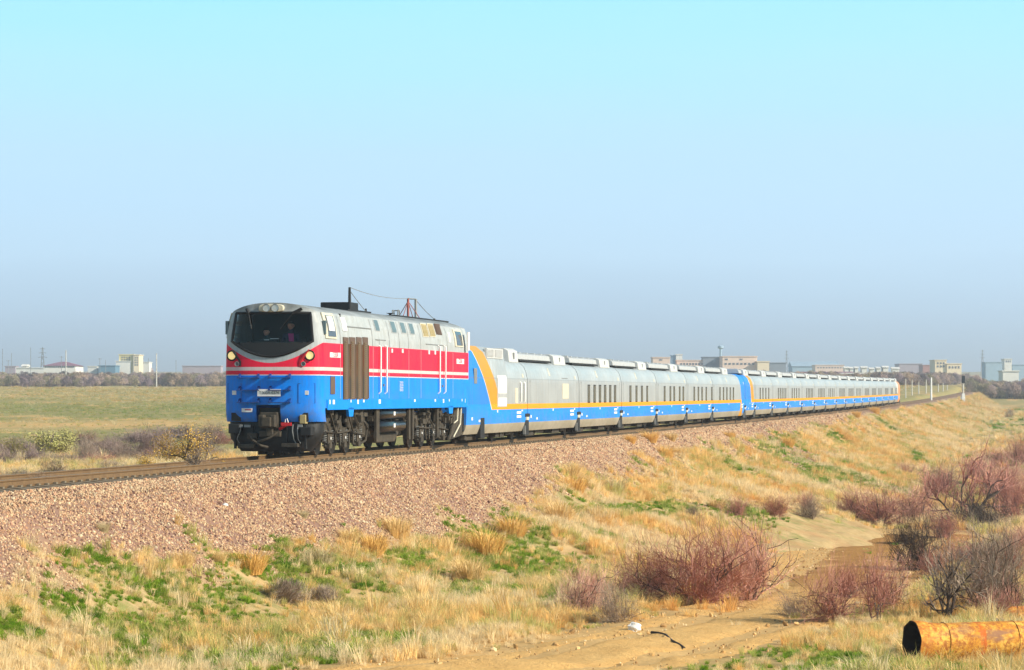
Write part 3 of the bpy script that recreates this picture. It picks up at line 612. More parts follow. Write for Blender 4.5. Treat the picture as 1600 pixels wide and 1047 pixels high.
def livery_car(name, mode='plain', ln=13.0, off=0.0):
    n = NT(name); v = n.coords(); x, y, z = n.xyz(v)
    w = n.noise(n.scale(v, (1, .5, 1)), 1.1, 5, .6, .35, .7); streak = n.noise(n.scale(v, (1, 1, .06)), 9, 4, .7, .4, .8)
    silver = n.mix(w, (.39, .44, .46), (.47, .52, .545)); low = n.math('MULTIPLY', n.math('LESS_THAN', z, 2.58), .30)
    silver = n.mix(low, silver, (.37, .34, .31)); silver = n.mix(n.math('MULTIPLY', streak, .5), silver, (.27, .255, .235))  # lower wall painted darker, warmer, so the upper wall reads as reflecting sky
    silver = n.mix(n.math('MULTIPLY', n.rng(z, 3.36, 3.44), .5), silver, (.30, .31, .31))
    blue = n.mix(w, (.0, .22, .76), (.0, .27, .88)); yel = n.mix(w, (.68, .285, .005), (.74, .325, .007))
    skirt = n.mix(w, (.30, .27, .20), (.40, .36, .29))
    c = n.mix(n.gt(z, .745), skirt, blue); c = n.mix(n.gt(z, 1.315), c, yel); c = n.mix(n.gt(z, 1.54), c, silver)
    def band(ya0, ya1, z0, z1):                                     # a slanting line y(z)
        return n.math('ADD', ya0, n.math('MULTIPLY', n.math('SUBTRACT', z, z0), (ya1 - ya0) / (z1 - z0)))
    hi = n.gt(z, .745)
    if mode in ('front', 'front2'):
        if mode == 'front': l0, l1, w0, w1 = 4.6, .9, 2.1, 2.1
        else: l0, l1, w0, w1 = 4.1, 2.2, 2.0, 2.0
        bulge = n.math('MULTIPLY', n.math('MULTIPLY', n.math('SUBTRACT', z, 1.3), n.math('SUBTRACT', 3.9, z)), .13 if mode == 'front' else .1)
        e0 = n.math('ADD', band(l0, l1, 1.315, 3.9), bulge); e1 = n.math('ADD', n.math('ADD', band(l0, l1, 1.315, 3.9), band(w0, w1, 1.315, 3.9)), bulge)
        up = n.gt(z, 1.315)
        c = n.mix(n.math('MULTIPLY', up, n.math('LESS_THAN', y, e1)), c, yel)
        c = n.mix(n.math('MULTIPLY', up, n.math('LESS_THAN', y, e0)), c, blue)
        rim = n.math('MULTIPLY', up, n.math('LESS_THAN', n.math('ABSOLUTE', n.math('SUBTRACT', y, e0)), .07)); c = n.mix(n.math('MULTIPLY', rim, .6), c, (.75, .72, .62))
    if mode == 'rear':
        e0 = band(ln - 3.0, ln - 1.9, .37, 3.4)
        c = n.mix(n.math('MULTIPLY', n.math('LESS_THAN', z, 1.54), n.gt(y, n.math('SUBTRACT', e0, .4))), c, yel)
        e2 = n.math('SUBTRACT', band(ln - 1.5, ln - 3.6, .37, 3.4), n.math('MULTIPLY', n.math('MULTIPLY', n.math('SUBTRACT', 3.4, z), n.math('SUBTRACT', z, .4)), .06))
        c = n.mix(n.gt(y, e2), c, n.mix(n.gt(z, .55), skirt, blue))
    if mode == 'tail':
        c = n.mix(n.gt(y, ln - 5.0), c, (.74, .30, .12)); c = n.mix(n.math('MULTIPLY', n.gt(y, ln - 8.5), n.math('MULTIPLY', n.gt(z, 1.7), n.math('LESS_THAN', y, ln - 5.0))), c, (.75, .72, .62))
    dust = n.math('MULTIPLY', n.rng(z, 1.5, .4), n.noise(v, 2.5, 5, .7, .35, .75)); c = n.mix(n.math('MULTIPLY', streak, .18), c, (.2, .17, .13)); c = n.mix(n.math('MULTIPLY', dust, .55), c, (.22, .18, .13))
    gro = n.math('LESS_THAN', n.math('ABSOLUTE', n.math('SUBTRACT', n.math('FRACT', n.math('DIVIDE', y, 1.63)), .5)), .010)
    c = n.mix(n.math('MULTIPLY', n.math('MULTIPLY', gro, n.gt(z, 1.54)), .35), c, (.16, .16, .16)); c = n.mix(n.math('MULTIPLY', n.math('LESS_THAN', n.math('ABSOLUTE', n.math('SUBTRACT', z, 2.595)), .018), .4), c, (.18, .18, .17))
    n.bump(n.noise(n.scale(v, (1, 1, .5)), 1.4, 2, .5), .22, .04)
    return n.out(c, n.mix(n.gt(z, 1.54), n.rng(w, 0, 1, .55, .65), n.rng(w, 0, 1, .36, .5)), n.math('MULTIPLY', n.gt(z, 1.54), .25), .2)
M['car'] = livery_car('coach_livery')
M['car_front'] = livery_car('generator_car_livery', 'front', 12.2)
M['pod'] = mat('pale_roof_unit_paint', (.56, .57, .56), .45, 0, .15, 3)
M['podside'] = mat('grey_roof_unit_side', (.50, .51, .51), .5, .1, .2, 3)
M['wintint'] = glass_dark('coach_window_glass', (.035, .032, .03), .12)

def roof_gear(P, ln, k0=0.0, long_=True):
    q = MB(); 
    if long_:
        a, b = .15, min(8.0, ln - 4.9); q.prism([(-1.02, 3.46), (-.98, 3.68), (-.80, 3.74), (.80, 3.74), (.98, 3.68), (1.02, 3.46)], 'y', a, b); o = q.obj('roof_unit', M['podside'], P, bevel=.02)
        g = MB(); g.bx((-1.10, a + .1, 3.38), (1.10, b - .1, 3.445)); g.obj('unit_gap', M['rubber'], o)
        fr = MB()
        for i in range(5): y = a + .5 + (b - a - 1) * i / 4; fr.bx((-.7, y - .07, 3.74), (.7, y + .07, 3.80))
        fr.bx((-.9, a, 3.72), (.9, a + .12, 3.80)); fr.obj('unit_rib', M['pod'], o)
        a2, b2 = b + .35, min(b + 3.3, ln - .3)
    else: a2, b2 = ln - 3.0, ln - .4
    if b2 - a2 > .6:
        q = MB(); q.prism([(-1.16, 3.30), (-1.10, 3.70), (-.92, 3.79), (.92, 3.79), (1.10, 3.70), (1.16, 3.30)], 'y', a2, b2); o = q.obj('roof_pod', M['pod'], P, bevel=.03)
        q = MB(); q.bx((-1.17, (a2 + b2) / 2 - .06, 3.45), (1.15, (a2 + b2) / 2 + .06, 3.65)); q.obj('pod_vent', M['grey'], o)
def window_row(P, ys, w=.62, z0=1.58, z1=2.37):
    for y in ys:
        q = MB()
        for sg in (1,): q.bx((sg * 1.494, y - w / 2 - .05, z0 - .05), (sg * 1.506, y + w / 2 + .05, z1 + .05))
        o = q.obj('window', M['rubber'], P)
        q = MB()
        for sg in (1,): q.bx((sg * 1.50, y - w / 2, z0), (sg * 1.511, y + w / 2, z1))
        q.obj('pane', M['wintint'], o)
def under_gear(P, ln, first=False):
    def wheelset(y):
        q = MB()
        for sg in (1, -1): q.disc((sg * .76, y, .44), .44, .13, 'x', 20); q.disc((sg * .70, y, .44), .47, .03, 'x', 20)
        q.tube([(-.8, y, .44), (.8, y, .44)], .09, 8); w_ = q.obj('wheel_set', M['wheel'], P, 40)
        q = MB()
        for sg in (1, -1): q.bx((sg * .86, y - .55, .30), (sg * 1.16, y + .55, .52)); q.bx((sg * .95, y - .18, .16), (sg * 1.2, y + .18, .7)); q.tube([(sg * 1.1, y - .6, .42), (sg * 1.2, y - 1.4, .36)], .05, 6)
        q.obj('axle_guide', M['under'], w_)
    ends = [ln - .05] if not first else [.9, ln - .05]
    for y in ends: wheelset(y)
    wheelset(ln - 4.3) if first else None
    q = MB()
    for a, b, z in ((1.2, 3.2, .12), (3.6, 5.6, .22), (ln - 5.2, ln - 3.4, .16), (ln - 3, ln - 1.5, .24)):
        if b > a + .3: q.bx((-1.15, a, z), (1.15, b, .40))
    q.bx((-.8, .5, .30), (.8, ln - .5, .42)); q.obj('underfloor_box', M['under'], P, bevel=.02)
def seam_gear(P, y):
    q = MB(); q.prism([(x * .985, z) for x, z in ring(car_section())], 'y', y - .02, y + .15); q.obj('gangway', M['rubber'], P)
    for sg in (1, -1):
        q = MB(); q.bx((sg * 1.30, y - .42, .18), (sg * 1.49, y + .42, .82)); q.bx((sg * 1.35, y - .48, .98), (sg * 1.53, y + .48, 1.12)); q.obj('suspension_tower', M['black'], P, bevel=.02)
        MB().bx((sg * 1.38, y - .3, .84), (sg * 1.525, y + .3, .97)).obj('tower_link', M['cream'], P)
        MB().bx((sg * 1.4, y - .5, .22), (sg * 1.5, y - .40, .6)).obj('tower_pipe', M['grey'], P)
def marks(P, ln):
    for sg in (1, -1):
        for y, z, h in ((ln * .42, 2.78, .34), (ln - .9, 2.66, .16)):
            x0, x1 = np.interp([z, z + h], [2.6, 2.88, 3.12], [1.485, 1.43, 1.33])
            q = MB(); d = .02
            q.add([(sg * (x0 + d), y - .13, z), (sg * (x0 + d), y + .13, z), (sg * (x1 + d), y + .10, z + h), (sg * (x1 + d), y - .05, z + h), (sg * (x0 - .03), y - .13, z), (sg * (x0 - .03), y + .13, z), (sg * (x1 - .03), y + .10, z + h), (sg * (x1 - .03), y - .05, z + h)], [(0, 1, 2, 3), (7, 6, 5, 4), (0, 4, 5, 1), (1, 5, 6, 2), (2, 6, 7, 3), (3, 7, 4, 0)])
            q.obj('side_plate', M['cream'], P)  # small cream plates on the upper wall
        for y, z, w_, h in ((ln - 1.9, 1.12, .95, .10), (ln - 1.9, .95, .95, .10), (2.2, .84, .3, .09), (ln * .47, 1.2, .2, .1), (ln - 1.2, 1.22, .3, .06), (.75, .92, .22, .12)):
            MB().bx((sg * 1.47, y - w_ / 2, z), (sg * (1.506 if z > .9 else 1.498), y + w_ / 2, z + h)).obj('stencil', M['white'], P)
TR = []
def car_root(label, s, cat='railway coach', name='passenger_coach'):
    sl = float(zt(s + 6.5) - zt(s)) / 6.5
    o = thing(name, label, cat, W(s, 0, float(zt(s))), -TH, 'cars of the passenger train'); o.rotation_euler = Euler((sl, 0, -TH)); TR.append(o); return o

# generator car with the tall fairing
def build_generator():
    sa = -12.35; ln = -sa - .1
    P = car_root('blue-fronted generator car with slanting yellow band coupled behind the locomotive', sa, 'generator car', 'generator_car')
    st = []
    for y, e, k in ((0, .44, .96), (.12, .47, .99), (.5, .50, 1), (3.0, .49, 1), (5.5, .46, 1), (7.7, .43, 1), (7.9, .10, 1), (8.3, 0, 1), (ln, 0, 1)):
        st.append((y, [(t * k, z) for t, z in car_section(ext=e)]))
    loft_car(st, 'body', M['car_front'], P)
    s2 = lambda u, t=1.5: s_of(u, t) - sa
    z2 = lambda u, v, t=1.5: z_of(v, s_of(u, t), t)
    for sg in (1, -1):
        f = MB().bx((sg * 1.33, s2(759.5, 1.4), 3.40), (sg * 1.425, s2(785, 1.4), 3.80)).obj('vent_frame', M['pod'], P)
        for a, b in ((761, 770.5), (773, 783.5)):
            q = MB(); y0, y1 = s2(a, 1.42), s2(b, 1.42); q.bx((sg * 1.40, y0, 3.46), (sg * 1.435, y1, 3.76))
            for i in range(6): q.bx((sg * 1.42, y0, 3.47 + i * .05), (sg * 1.45, y1, 3.49 + i * .05))
            q.obj('vent_grille', M['podside'], f)
        dr = MB().bx((sg * 1.49, s2(777.2), 1.42), (sg * 1.503, s2(792), 2.62)).obj('door', M['silver'], P)
        MB().add([(sg * 1.51, s2(778), 1.98), (sg * 1.51, s2(791.5), 1.98), (sg * 1.51, s2(791.5), 2.58), (sg * 1.455, s2(790.5), 2.85), (sg * 1.455, s2(777), 2.85), (sg * 1.51, s2(777.5), 2.58), (sg * 1.46, s2(778), 1.98), (sg * 1.46, s2(791.5), 1.98), (sg * 1.40, s2(790.5), 2.85), (sg * 1.40, s2(777), 2.85)], [(0, 1, 2, 5), (5, 2, 3, 4), (6, 7, 1, 0), (4, 3, 8, 9)]).obj('door_panel', M['white'], dr)
        MB().bx((sg * 1.495, s2(778.5), 1.46), (sg * 1.51, s2(791.5), 1.80)).obj('door_panel', M['white'], dr)
        MB().bx((sg * 1.495, s2(805), 1.56), (sg * 1.512, s2(809), 2.2)).obj('side_hatch', M['cream'], P)
        for u in (812.5, 818.5):
            q = MB(); q.tube([(sg * 1.5, s2(u), 1.6), (sg * 1.55, s2(u), 1.64), (sg * 1.55, s2(u), 2.42), (sg * 1.5, s2(u), 2.46)], .04, 6); q.obj('handrail', M['white'], P, 50)
        MB().bx((sg * 1.49, s2(740.5), 2.36), (sg * 1.515, s2(745), 2.96)).obj('dark_slot', M['grey'], P)
        q = MB(); y = s2(754.5); q.bx((sg * 1.30, y - .4, .18), (sg * 1.49, y + .4, 1.02)); q.obj('suspension_tower', M['black'], P, bevel=.02)
        for y in (s2(731), s2(742)):
            q = MB(); q.tube([(sg * .95, y, 3.9), (sg * .95, y, 4.14), (sg * .95, y - .35, 4.16)], .05, 6); q.obj('antenna', M['black'], P, 50)
    q = MB(); a, b = s2(794, 1.1), s2(808, 1.1); q.prism([(-1.16, 3.30), (-1.10, 3.80), (-.92, 3.90), (.92, 3.90), (1.10, 3.80), (1.16, 3.30)], 'y', a, b); o = q.obj('roof_pod', M['pod'], P, bevel=.03)
    MB().bx((-1.17, a + .9, 3.45), (1.165, a + 1.1, 3.72)).obj('pod_vent', M['grey'], o)
    under_gear(P, ln, True); seam_gear(P, ln); marks(P, ln)
    return P
build_generator()

def build_car(label, s, ln, wins, livery=None, hatch=False, gap=.14, sub=True):
    P = car_root(label, s); L_ = ln - gap
    loft_car([(0, car_section()), (L_, car_section())], 'body', livery or M['car'], P)
    window_row(P, wins); roof_gear(P, L_); under_gear(P, L_); seam_gear(P, L_); marks(P, L_)
    if hatch:
        for sg in (1, -1):
            h = MB().bx((sg * 1.49, hatch - .8, 1.74), (sg * 1.512, hatch + .8, 2.44)).obj('cream_hatch', M['cream'], P)
            MB().bx((sg * 1.40, hatch - .85, 2.66), (sg * 1.475, hatch + .75, 2.70)).obj('hatch_rail', M['grey'], P)
    for sg in (1, -1):
        for y in (.55, L_ - .5): MB().bx((sg * 1.497, y - .02, 1.56), (sg * 1.505, y + .02, 2.55)).obj('door_seam', M['grey'], P)
    return P
def copy_tree(o, parent=None):
    c = o.copy(); COL.objects.link(c); c.parent = parent
    for ch in list(o.children): copy_tree(ch, c)
    return c
def place_copy(src, label, s):
    c = copy_tree(src); sl = float(zt(s + 6.5) - zt(s)) / 6.5
    c.location = W(s, 0, float(zt(s))); c.rotation_euler = Euler((sl, 0, -TH)); c['label'] = label; TR.append(c); return c
nseam = lambda k: k * PITCH
wl = lambda us, s: [s_of(u, 1.5) - s for u in us]
build_car('windowless silver coach with one cream hatch, next behind the generator car', 0, PITCH, [], hatch=s_of(883.5) - 0)
build_car('silver coach with six evenly spread dark windows behind the windowless coach', nseam(1), PITCH, wl((920, 929, 937.5, 945.5, 953.5, 961), nseam(1)))
build_car('silver coach with four widely spaced windows, fourth car behind the locomotive', nseam(2), PITCH, wl((985, 994.5, 1003, 1011.3), nseam(2)))
build_car('silver coach with one single and two paired windows, fifth car behind the locomotive', nseam(3), PITCH, wl((1038.5, 1047.5, 1053.5, 1062, 1067.8), nseam(3)))
build_car('silver coach with four windows and a narrow end window, sixth car behind the locomotive', nseam(4), PITCH, wl((1084.8, 1091.3, 1097, 1103.5, 1112.2), nseam(4)))
sG = nseam(5); sE = s_of(1164.5)
build_car('long silver coach with blue and yellow slanting end where the first rake stops', sG, sE - sG, wl((1125, 1130.5, 1135.8, 1141, 1146), sG), livery_car('rake_end_livery', 'rear', sE - sG))
build_car('short coach with slanting blue and yellow end, first of the second rake', sE, nseam(7) - sE, [], livery_car('rake_start_livery', 'front2', nseam(7) - sE))
wpat = [5.0, 6.6, 8.2, 9.9]
second = build_car('silver coach with four windows behind the short blue-ended coach', nseam(7), PITCH, [3.6, 5.6, 7.8, 10.0])
third = build_car('silver coach with five windows, second full coach of the rear rake', nseam(8), PITCH, [4.6, 6.2, 7.8, 9.4, 11.0])
order = ('third', 'fourth', 'fifth', 'sixth', 'seventh', 'eighth', 'ninth', 'tenth', 'eleventh', 'twelfth', 'thirteenth')
for i, k in enumerate(range(9, 20)):
    place_copy(third if i % 3 else second, f'small distant silver coach, {order[i]} full coach of the rear rake', nseam(k))
build_car('silver coach with cream panel just ahead of the orange-ended tail coach', nseam(20), PITCH, [4.6, 6.2, 7.8, 9.4], hatch=11.2)
build_car('last coach of the train with an orange tail end', nseam(21), 14.2, [2.6, 4.4, 6.2], livery_car('tail_livery', 'tail', 14.0))
# ------------------------------------------------------------------ dirt path line, then ground, bank and track
def trace(px): return [hit(u, v)[:2] for u, v in px]
PATH_PX = [(560, 1075), (700, 1052), (820, 1040), (930, 1028), (1030, 1008), (1120, 985), (1200, 958), (1262, 930), (1305, 902), (1345, 875), (1372, 852), (1386, 837)]
PATH_W = [4.6, 4.6, 4.6, 4.3, 4.2, 4.2, 4.4, 4.8, 6.0, 7.6, 9.0, 10.0]
path_pts = trace(PATH_PX)
pl_x = np.array([p[0] for p in path_pts]); pl_y = np.array([p[1] for p in path_pts])
def path_dist(x, y):
    """distance to the dirt path centre line in path half-widths"""
    x = np.asarray(x, float); y = np.asarray(y, float); best = np.full(x.shape, 1e9)
    for i in range(len(pl_x) - 1):
        ax, ay, bx_, by = pl_x[i], pl_y[i], pl_x[i + 1], pl_y[i + 1]; dx, dy = bx_ - ax, by - ay
        t = np.clip(((x - ax) * dx + (y - ay) * dy) / (dx * dx + dy * dy), 0, 1)
        w = PATH_W[i] * .5 * (1 - t) + PATH_W[i + 1] * .5 * t
        best = np.minimum(best, np.hypot(x - ax - t * dx, y - ay - t * dy) / w)
    return best

AP = [trace([(1238, 905), (1262, 860), (1285, 832)]), trace([(860, 1022), (940, 1012), (1040, 990)])]
def apron(x, y):
    best = np.full(np.shape(x), 9.0)
    for pts in AP:
        for (ax, ay), (bx_, by) in zip(pts, pts[1:]):
            dx, dy = bx_ - ax, by - ay; t = np.clip(((x - ax) * dx + (y - ay) * dy) / (dx * dx + dy * dy), 0, 1); best = np.minimum(best, np.hypot(x - ax - t * dx, y - ay - t * dy))
    return np.clip(2.0 - best / 1.3 + (fbm(x / 1.2, y / 1.6, 87, 3) - .5) * 1.5, 0, 1)
def grid_mesh(name, X, Y, Z, m, attr=None, wrap=False):
    r, c = X.shape; me = bpy.data.meshes.new(name)
    co = np.stack([X, Y, Z], -1).reshape(-1, 3).astype(np.float32)
    a = np.arange(r * c).reshape(r, c)
    if wrap: a = np.concatenate([a, a[:, :1]], 1)
    q = np.stack([a[:-1, :-1], a[:-1, 1:], a[1:, 1:], a[1:, :-1]], -1).reshape(-1, 4)
    me.vertices.add(len(co)); me.vertices.foreach_set('co', co.ravel())
    me.loops.add(q.size); me.loops.foreach_set('vertex_index', q.ravel().astype(np.int32))
    me.polygons.add(len(q)); me.polygons.foreach_set('loop_start', np.arange(0, q.size, 4, dtype=np.int32)); me.polygons.foreach_set('loop_total', np.full(len(q), 4, np.int32))
    me.polygons.foreach_set('use_smooth', np.ones(len(q), bool)); me.update(calc_edges=True)
    for k, v in (attr or {}).items():
        at = me.attributes.new(k, 'FLOAT', 'POINT'); at.data.foreach_set('value', np.asarray(v, np.float32).ravel())
    me.materials.append(m); o = bpy.data.objects.new(name, me); COL.objects.link(o); return kind(o, 'structure')
def attr(n, name, typ='GEOMETRY'):
    a = n.node('ShaderNodeAttribute', attribute_name=name, attribute_type=typ); return a

def ground_mat():
    n = NT('dry_steppe_ground'); v = n.coords()
    big = n.noise(v, .035, 4, .6, .35, .65); mid = n.noise(v, .35, 5, .65, .35, .68); fine = n.noise(v, 3.2, 5, .7, .3, .75); speck = n.noise(v, 14, 3, .7, .35, .7)
    straw = n.mix(fine, (.40, .28, .12), (.56, .41, .20)); sand = n.mix(fine, (.60, .37, .14), (.74, .48, .20)); green = n.mix(fine, (.10, .16, .03), (.22, .26, .06))
    g = attr(n, 'green').outputs['Fac']; sd = attr(n, 'sand').outputs['Fac']
    c = n.mix(n.math('MULTIPLY', mid, .6), straw, (.40, .25, .11)); c = n.mix(n.math('MULTIPLY', g, n.rng(n.noise(v, 1.1, 5, .7), .38, .56)), c, green)
    far = attr(n, 'far').outputs['Fac']
    # the far field: thin young grass over straw, in long streaks
    st = n.noise(n.scale(v, (.012, .05, .05)), 1.0, 5, .65, .36, .62); st2 = n.noise(n.scale(v, (.05, .12, .1)), 1.0, 5, .7, .38, .64)
    lush = attr(n, 'lush').outputs['Fac']; grain = n.noise(n.scale(v, (1.6, .5, 1)), 1.0, 6, .8, .36, .62); field = n.mix(st, (.52, .40, .16), (.38, .36, .12)); field = n.mix(n.math('MULTIPLY', lush, n.rng(st2, 0, 1, .55, 1)), field, (.20, .25, .06)); field = n.mix(n.math('MULTIPLY', st2, .35), field, (.55, .42, .20)); field = n.mix(n.math('MULTIPLY', grain, .6), field, (.22, .18, .07))
    c = n.mix(far, c, field); c = n.mix(sd, c, sand); c = n.mix(n.math('MULTIPLY', speck, .30), c, (.16, .11, .06))
    n.bump(n.noise(v, 5, 5, .75), .5, .08)
    return n.out(c, .95, 0, .1)
def bank_mat():
    n = NT('railway_bank_soil'); v = n.coords()
    vo = n.node('ShaderNodeTexVoronoi'); n.link(v, vo.inputs['Vector']); vo.inputs['Scale'].default_value = 13
    hsv = n.xyz(vo.outputs['Color'])
    gr = n.mix(hsv[0], (.42, .26, .18), (.66, .46, .33)); gr = n.mix(n.math('MULTIPLY', n.gt(hsv[1], .8), .7), gr, (.58, .50, .40)); gr = n.mix(n.rng(vo.outputs['Distance'], .025, .06), gr, (.22, .13, .10))
    big = n.noise(v, .5, 4, .6, .35, .7); gr = n.mix(n.math('MULTIPLY', big, .35), gr, (.50, .31, .21))
    fine = n.noise(v, 3.2, 5, .7, .3, .75); straw = n.mix(fine, (.42, .29, .13), (.56, .41, .21))
    straw = n.mix(n.rng(n.noise(v, .45, 5, .7), .5, .68), straw, (.20, .23, .06)); straw = n.mix(n.rng(n.noise(v, .28, 4, .6), .52, .68), straw, (.46, .28, .13))
    c = n.mix(attr(n, 'gravel').outputs['Fac'], straw, gr)
    dk = n.math('MULTIPLY', attr(n, 'top').outputs['Fac'], n.noise(v, 1.8, 4, .6, .2, .6)); c = n.mix(n.math('MULTIPLY', dk, .45), c, (.26, .19, .12))
    n.bump(n.noise(v, 16, 4, .75), .6, .06)
    return n.out(c, .95, 0, .1)
GRAVEL_PX = [(0, 925), (150, 905), (280, 882), (430, 878), (560, 850), (700, 846), (790, 805), (860, 772), (920, 752), (985, 736), (1080, 714), (1220, 687)]
_g = sorted(ST(*hit(u, v)[:2]) for u, v in GRAVEL_PX); GR_S = [-100] + [q[0] for q in _g] + [260]; GR_T = [_g[0][1]] + [q[1] for q in _g] + [2.7]; print('gravel edge', [(round(q[0]), round(q[1], 1)) for q in _g])
def gravel_amount(s, t):
    """how much of the bank is bare crushed stone"""
    lim = np.interp(s, GR_S, GR_T)
    wob = (fbm(s / 2.6, t / 1.6, 41, 4) - .5) * 3.4
    g = np.clip((lim + .25 + wob * .8 - np.abs(t)) / 1.3 + .2, 0, 1)
    patch = np.clip((fbm(s / 7, t / 2.2, 45, 3) - .60) / .08, 0, 1) * np.clip((s - 5) / 20, 0, 1) * .8
    return np.maximum(g, patch * np.clip((11 - np.abs(t)) / 4, 0, 1))
GREEN_PX = [([(420, 892), (500, 890), (640, 905), (740, 925), (830, 940)], 1.0), ([(790, 865), (850, 900)], .7), ([(915, 790), (1000, 800), (1100, 797), (1160, 800)], .9), ([(930, 835), (1000, 850)], .7), ([(20, 990), (190, 935), (330, 925)], .5), ([(640, 880), (560, 895)], .7), ([(330, 985), (420, 960)], .45), ([(560, 1000), (640, 1010)], .5), ([(1200, 808), (1240, 812)], .7), ([(1255, 740), (1290, 760)], .9), ([(1420, 700), (1440, 720)], 1.0), ([(1100, 1040), (1240, 1030), (1330, 1035)], .7), ([(700, 945), (790, 950)], .5)]
GREEN = [([ST(*hit(u, v)[:2]) for u, v in p], w) for p, w in GREEN_PX]
def green_amount(x, y):
    s, t = ST(x, y)
    base = np.clip((fbm(x / 6.5, y / 9, 51, 4) - .545) / .12, 0, 1) * .65
    band = np.zeros_like(s)
    for pts, w in GREEN:
        for (s0, t0), (s1, t1) in zip(pts, pts[1:]):
            ds, dt = (s1 - s0) / 3.0, t1 - t0; ps, pt = (s - s0) / 3.0, t - t0; k = np.clip((ps * ds + pt * dt) / (ds * ds + dt * dt + 1e-9), 0, 1)
            band = np.maximum(band, np.clip(1.35 - np.hypot(ps - k * ds, pt - k * dt) / w, 0, 1))
    band = band * np.clip((fbm(s / 2.2, t / 1.1, 57, 4) - .30) / .12, 0, 1)
    return np.clip(np.maximum(base, band), 0, 1)

M['ground'] = ground_mat(); M['bank'] = bank_mat()
az = np.concatenate([np.linspace(-.27, .27, 580), np.geomspace(.225, 2 * math.pi - .225, 70)[0:0], .27 + np.linspace(.02, 2 * math.pi - .56, 64)])
dist = np.concatenate([[0.3, 6, 14, 22], np.geomspace(30, 420, 300), np.geomspace(426, 9000, 120)])
A, Dm = np.meshgrid(az, dist); GX, GY = np.sin(A) * Dm, np.cos(A) * Dm
GZ = ground_z(GX, np.where(GY > 0, GY, np.abs(GY))); gs, gt_ = ST(GX, GY)
inside = (np.abs(gt_) < np.interp(gs, [-99, 20, 130, 300, 690], [5.0, 6.2, 8.2, 4.0, 3.0]) - 1.2) & (gs > -97) & (gs < 688)
GZ = np.where(inside, np.minimum(GZ, bank_z(gs, gt_) - .5), GZ)
pdist = path_dist(GX, GY); far_f = np.clip((gt_ * -1 - 12) / 10, 0, 1) * np.clip((GY - 215) / 30, 0, 1)
far_f = np.maximum(far_f, np.clip((GY - 330) / 80, 0, 1))
lush = np.interp(GY + GX * .15 + (fbm(GX / 25, GY / 60, 79, 3) - .5) * 160, [0, 215, 235, 300, 318, 345, 360, 420, 480, 560, 900], [.2, .5, 1, 1, .35, .1, .8, 1, .7, .3, .1])
lane = np.exp(-((GY - 330 - GX * .18 - 6 * np.sin(GX / 17)) / np.where(GX < 0, 13, 1)) ** 2) * (gt_ < -20) * np.clip((fbm(GX / 11, GY / 30, 71, 3) - .25) / .15, 0, 1)
gully = np.exp(-((GY - 190 + GX * .3) / 9.0) ** 2) * (gt_ < -8) * np.clip((fbm(GX / 8, GY / 20, 73, 3) - .38) / .1, 0, 1)
redland = np.clip((fbm(GX / 16, GY / 45, 77, 3) - .46) / .1, 0, 1) * np.exp(-((GY - 330) / 60) ** 2) * (gt_ > 8)
sand = np.clip(np.maximum.reduce([apron(GX, GY), np.clip(1.5 - pdist, 0, 1), lane, gully, redland * .9, np.clip((fbm(GX / 4, GY / 5, 61, 4) - .60) / .1, 0, 1) * .8]), 0, 1)
grid_mesh('ground', GX, GY, GZ, M['ground'], {'green': green_amount(GX, GY) * (1 - far_f), 'sand': sand, 'far': far_f, 'lush': lush}, wrap=True)
# fine-grained near part of the bank, coarser beyond
ss = np.concatenate([np.arange(-98, 60, .3), np.geomspace(60, 690, 260)]); tt = np.concatenate([np.linspace(-13, -2.9, 20), np.linspace(-2.6, 2.6, 27), np.linspace(2.75, 20.3, 110)])
Sg, Tg = np.meshgrid(ss, tt, indexing='ij'); BX, BY, _ = W(Sg, Tg); BZ = bank_z(Sg, Tg)
grid_mesh('embankment', BX, BY, BZ, M['bank'], {'gravel': gravel_amount(Sg, Tg), 'top': np.clip((2.75 - np.abs(Tg)) / .35, 0, 1)})

# dirt path: its own sheet with ruts, lying on the ground
def path_mat():
    n = NT('dirt_path_sand'); v = n.coords(); f = n.noise(v, 1.6, 5, .7, .3, .75); f2 = n.noise(v, 9, 4, .7, .35, .7)
    c = n.mix(f, (.78, .45, .15), (.87, .55, .21)); ochre = attr(n, 'ochre').outputs['Fac']; rut = attr(n, 'rut').outputs['Fac']
    c = n.mix(n.math('MULTIPLY', ochre, .9), c, n.mix(f, (.34, .16, .042), (.52, .265, .07))); c = n.mix(n.math('MULTIPLY', n.math('MULTIPLY', rut, n.noise(v, 2.5, 4, .7, .3, .6)), .6), c, (.30, .17, .07)); c = n.mix(n.math('MULTIPLY', f2, .25), c, (.24, .15, .08))  # upper end of the path mixed to a browner colour; ruts darker
    n.bump(n.noise(v, 5, 6, .8), .9, .10); return n.out(c, .95, 0, .1)
M['path'] = path_mat()
tpar = np.linspace(0, len(pl_x) - 1, 420); cx = np.interp(tpar, range(len(pl_x)), pl_x); cy = np.interp(tpar, range(len(pl_x)), pl_y)
def smooth(a, k=21):
    p = np.pad(a, k, mode='reflect', reflect_type='odd'); return np.convolve(p, np.ones(k) / k, 'same')[k:-k]
cx, cy = smooth(cx), smooth(cy); hw_ = np.interp(tpar, range(len(pl_x)), PATH_W) / 2
tx, ty = np.gradient(cx), np.gradient(cy); ln_ = np.hypot(tx, ty); nx, ny = ty / ln_, -tx / ln_
kk = np.linspace(-1, 1, 25); edge = .86 + .28 * fbm(tpar * 2.2, tpar * 0, 81, 3)[:, None]
PX = cx[:, None] + nx[:, None] * kk * (hw_ * 1.0)[:, None] * edge; PY = cy[:, None] + ny[:, None] * kk * hw_[:, None] * edge
ruts = np.exp(-((np.abs(kk)[None, :] - .5) / .13) ** 2) * np.ones_like(PX)
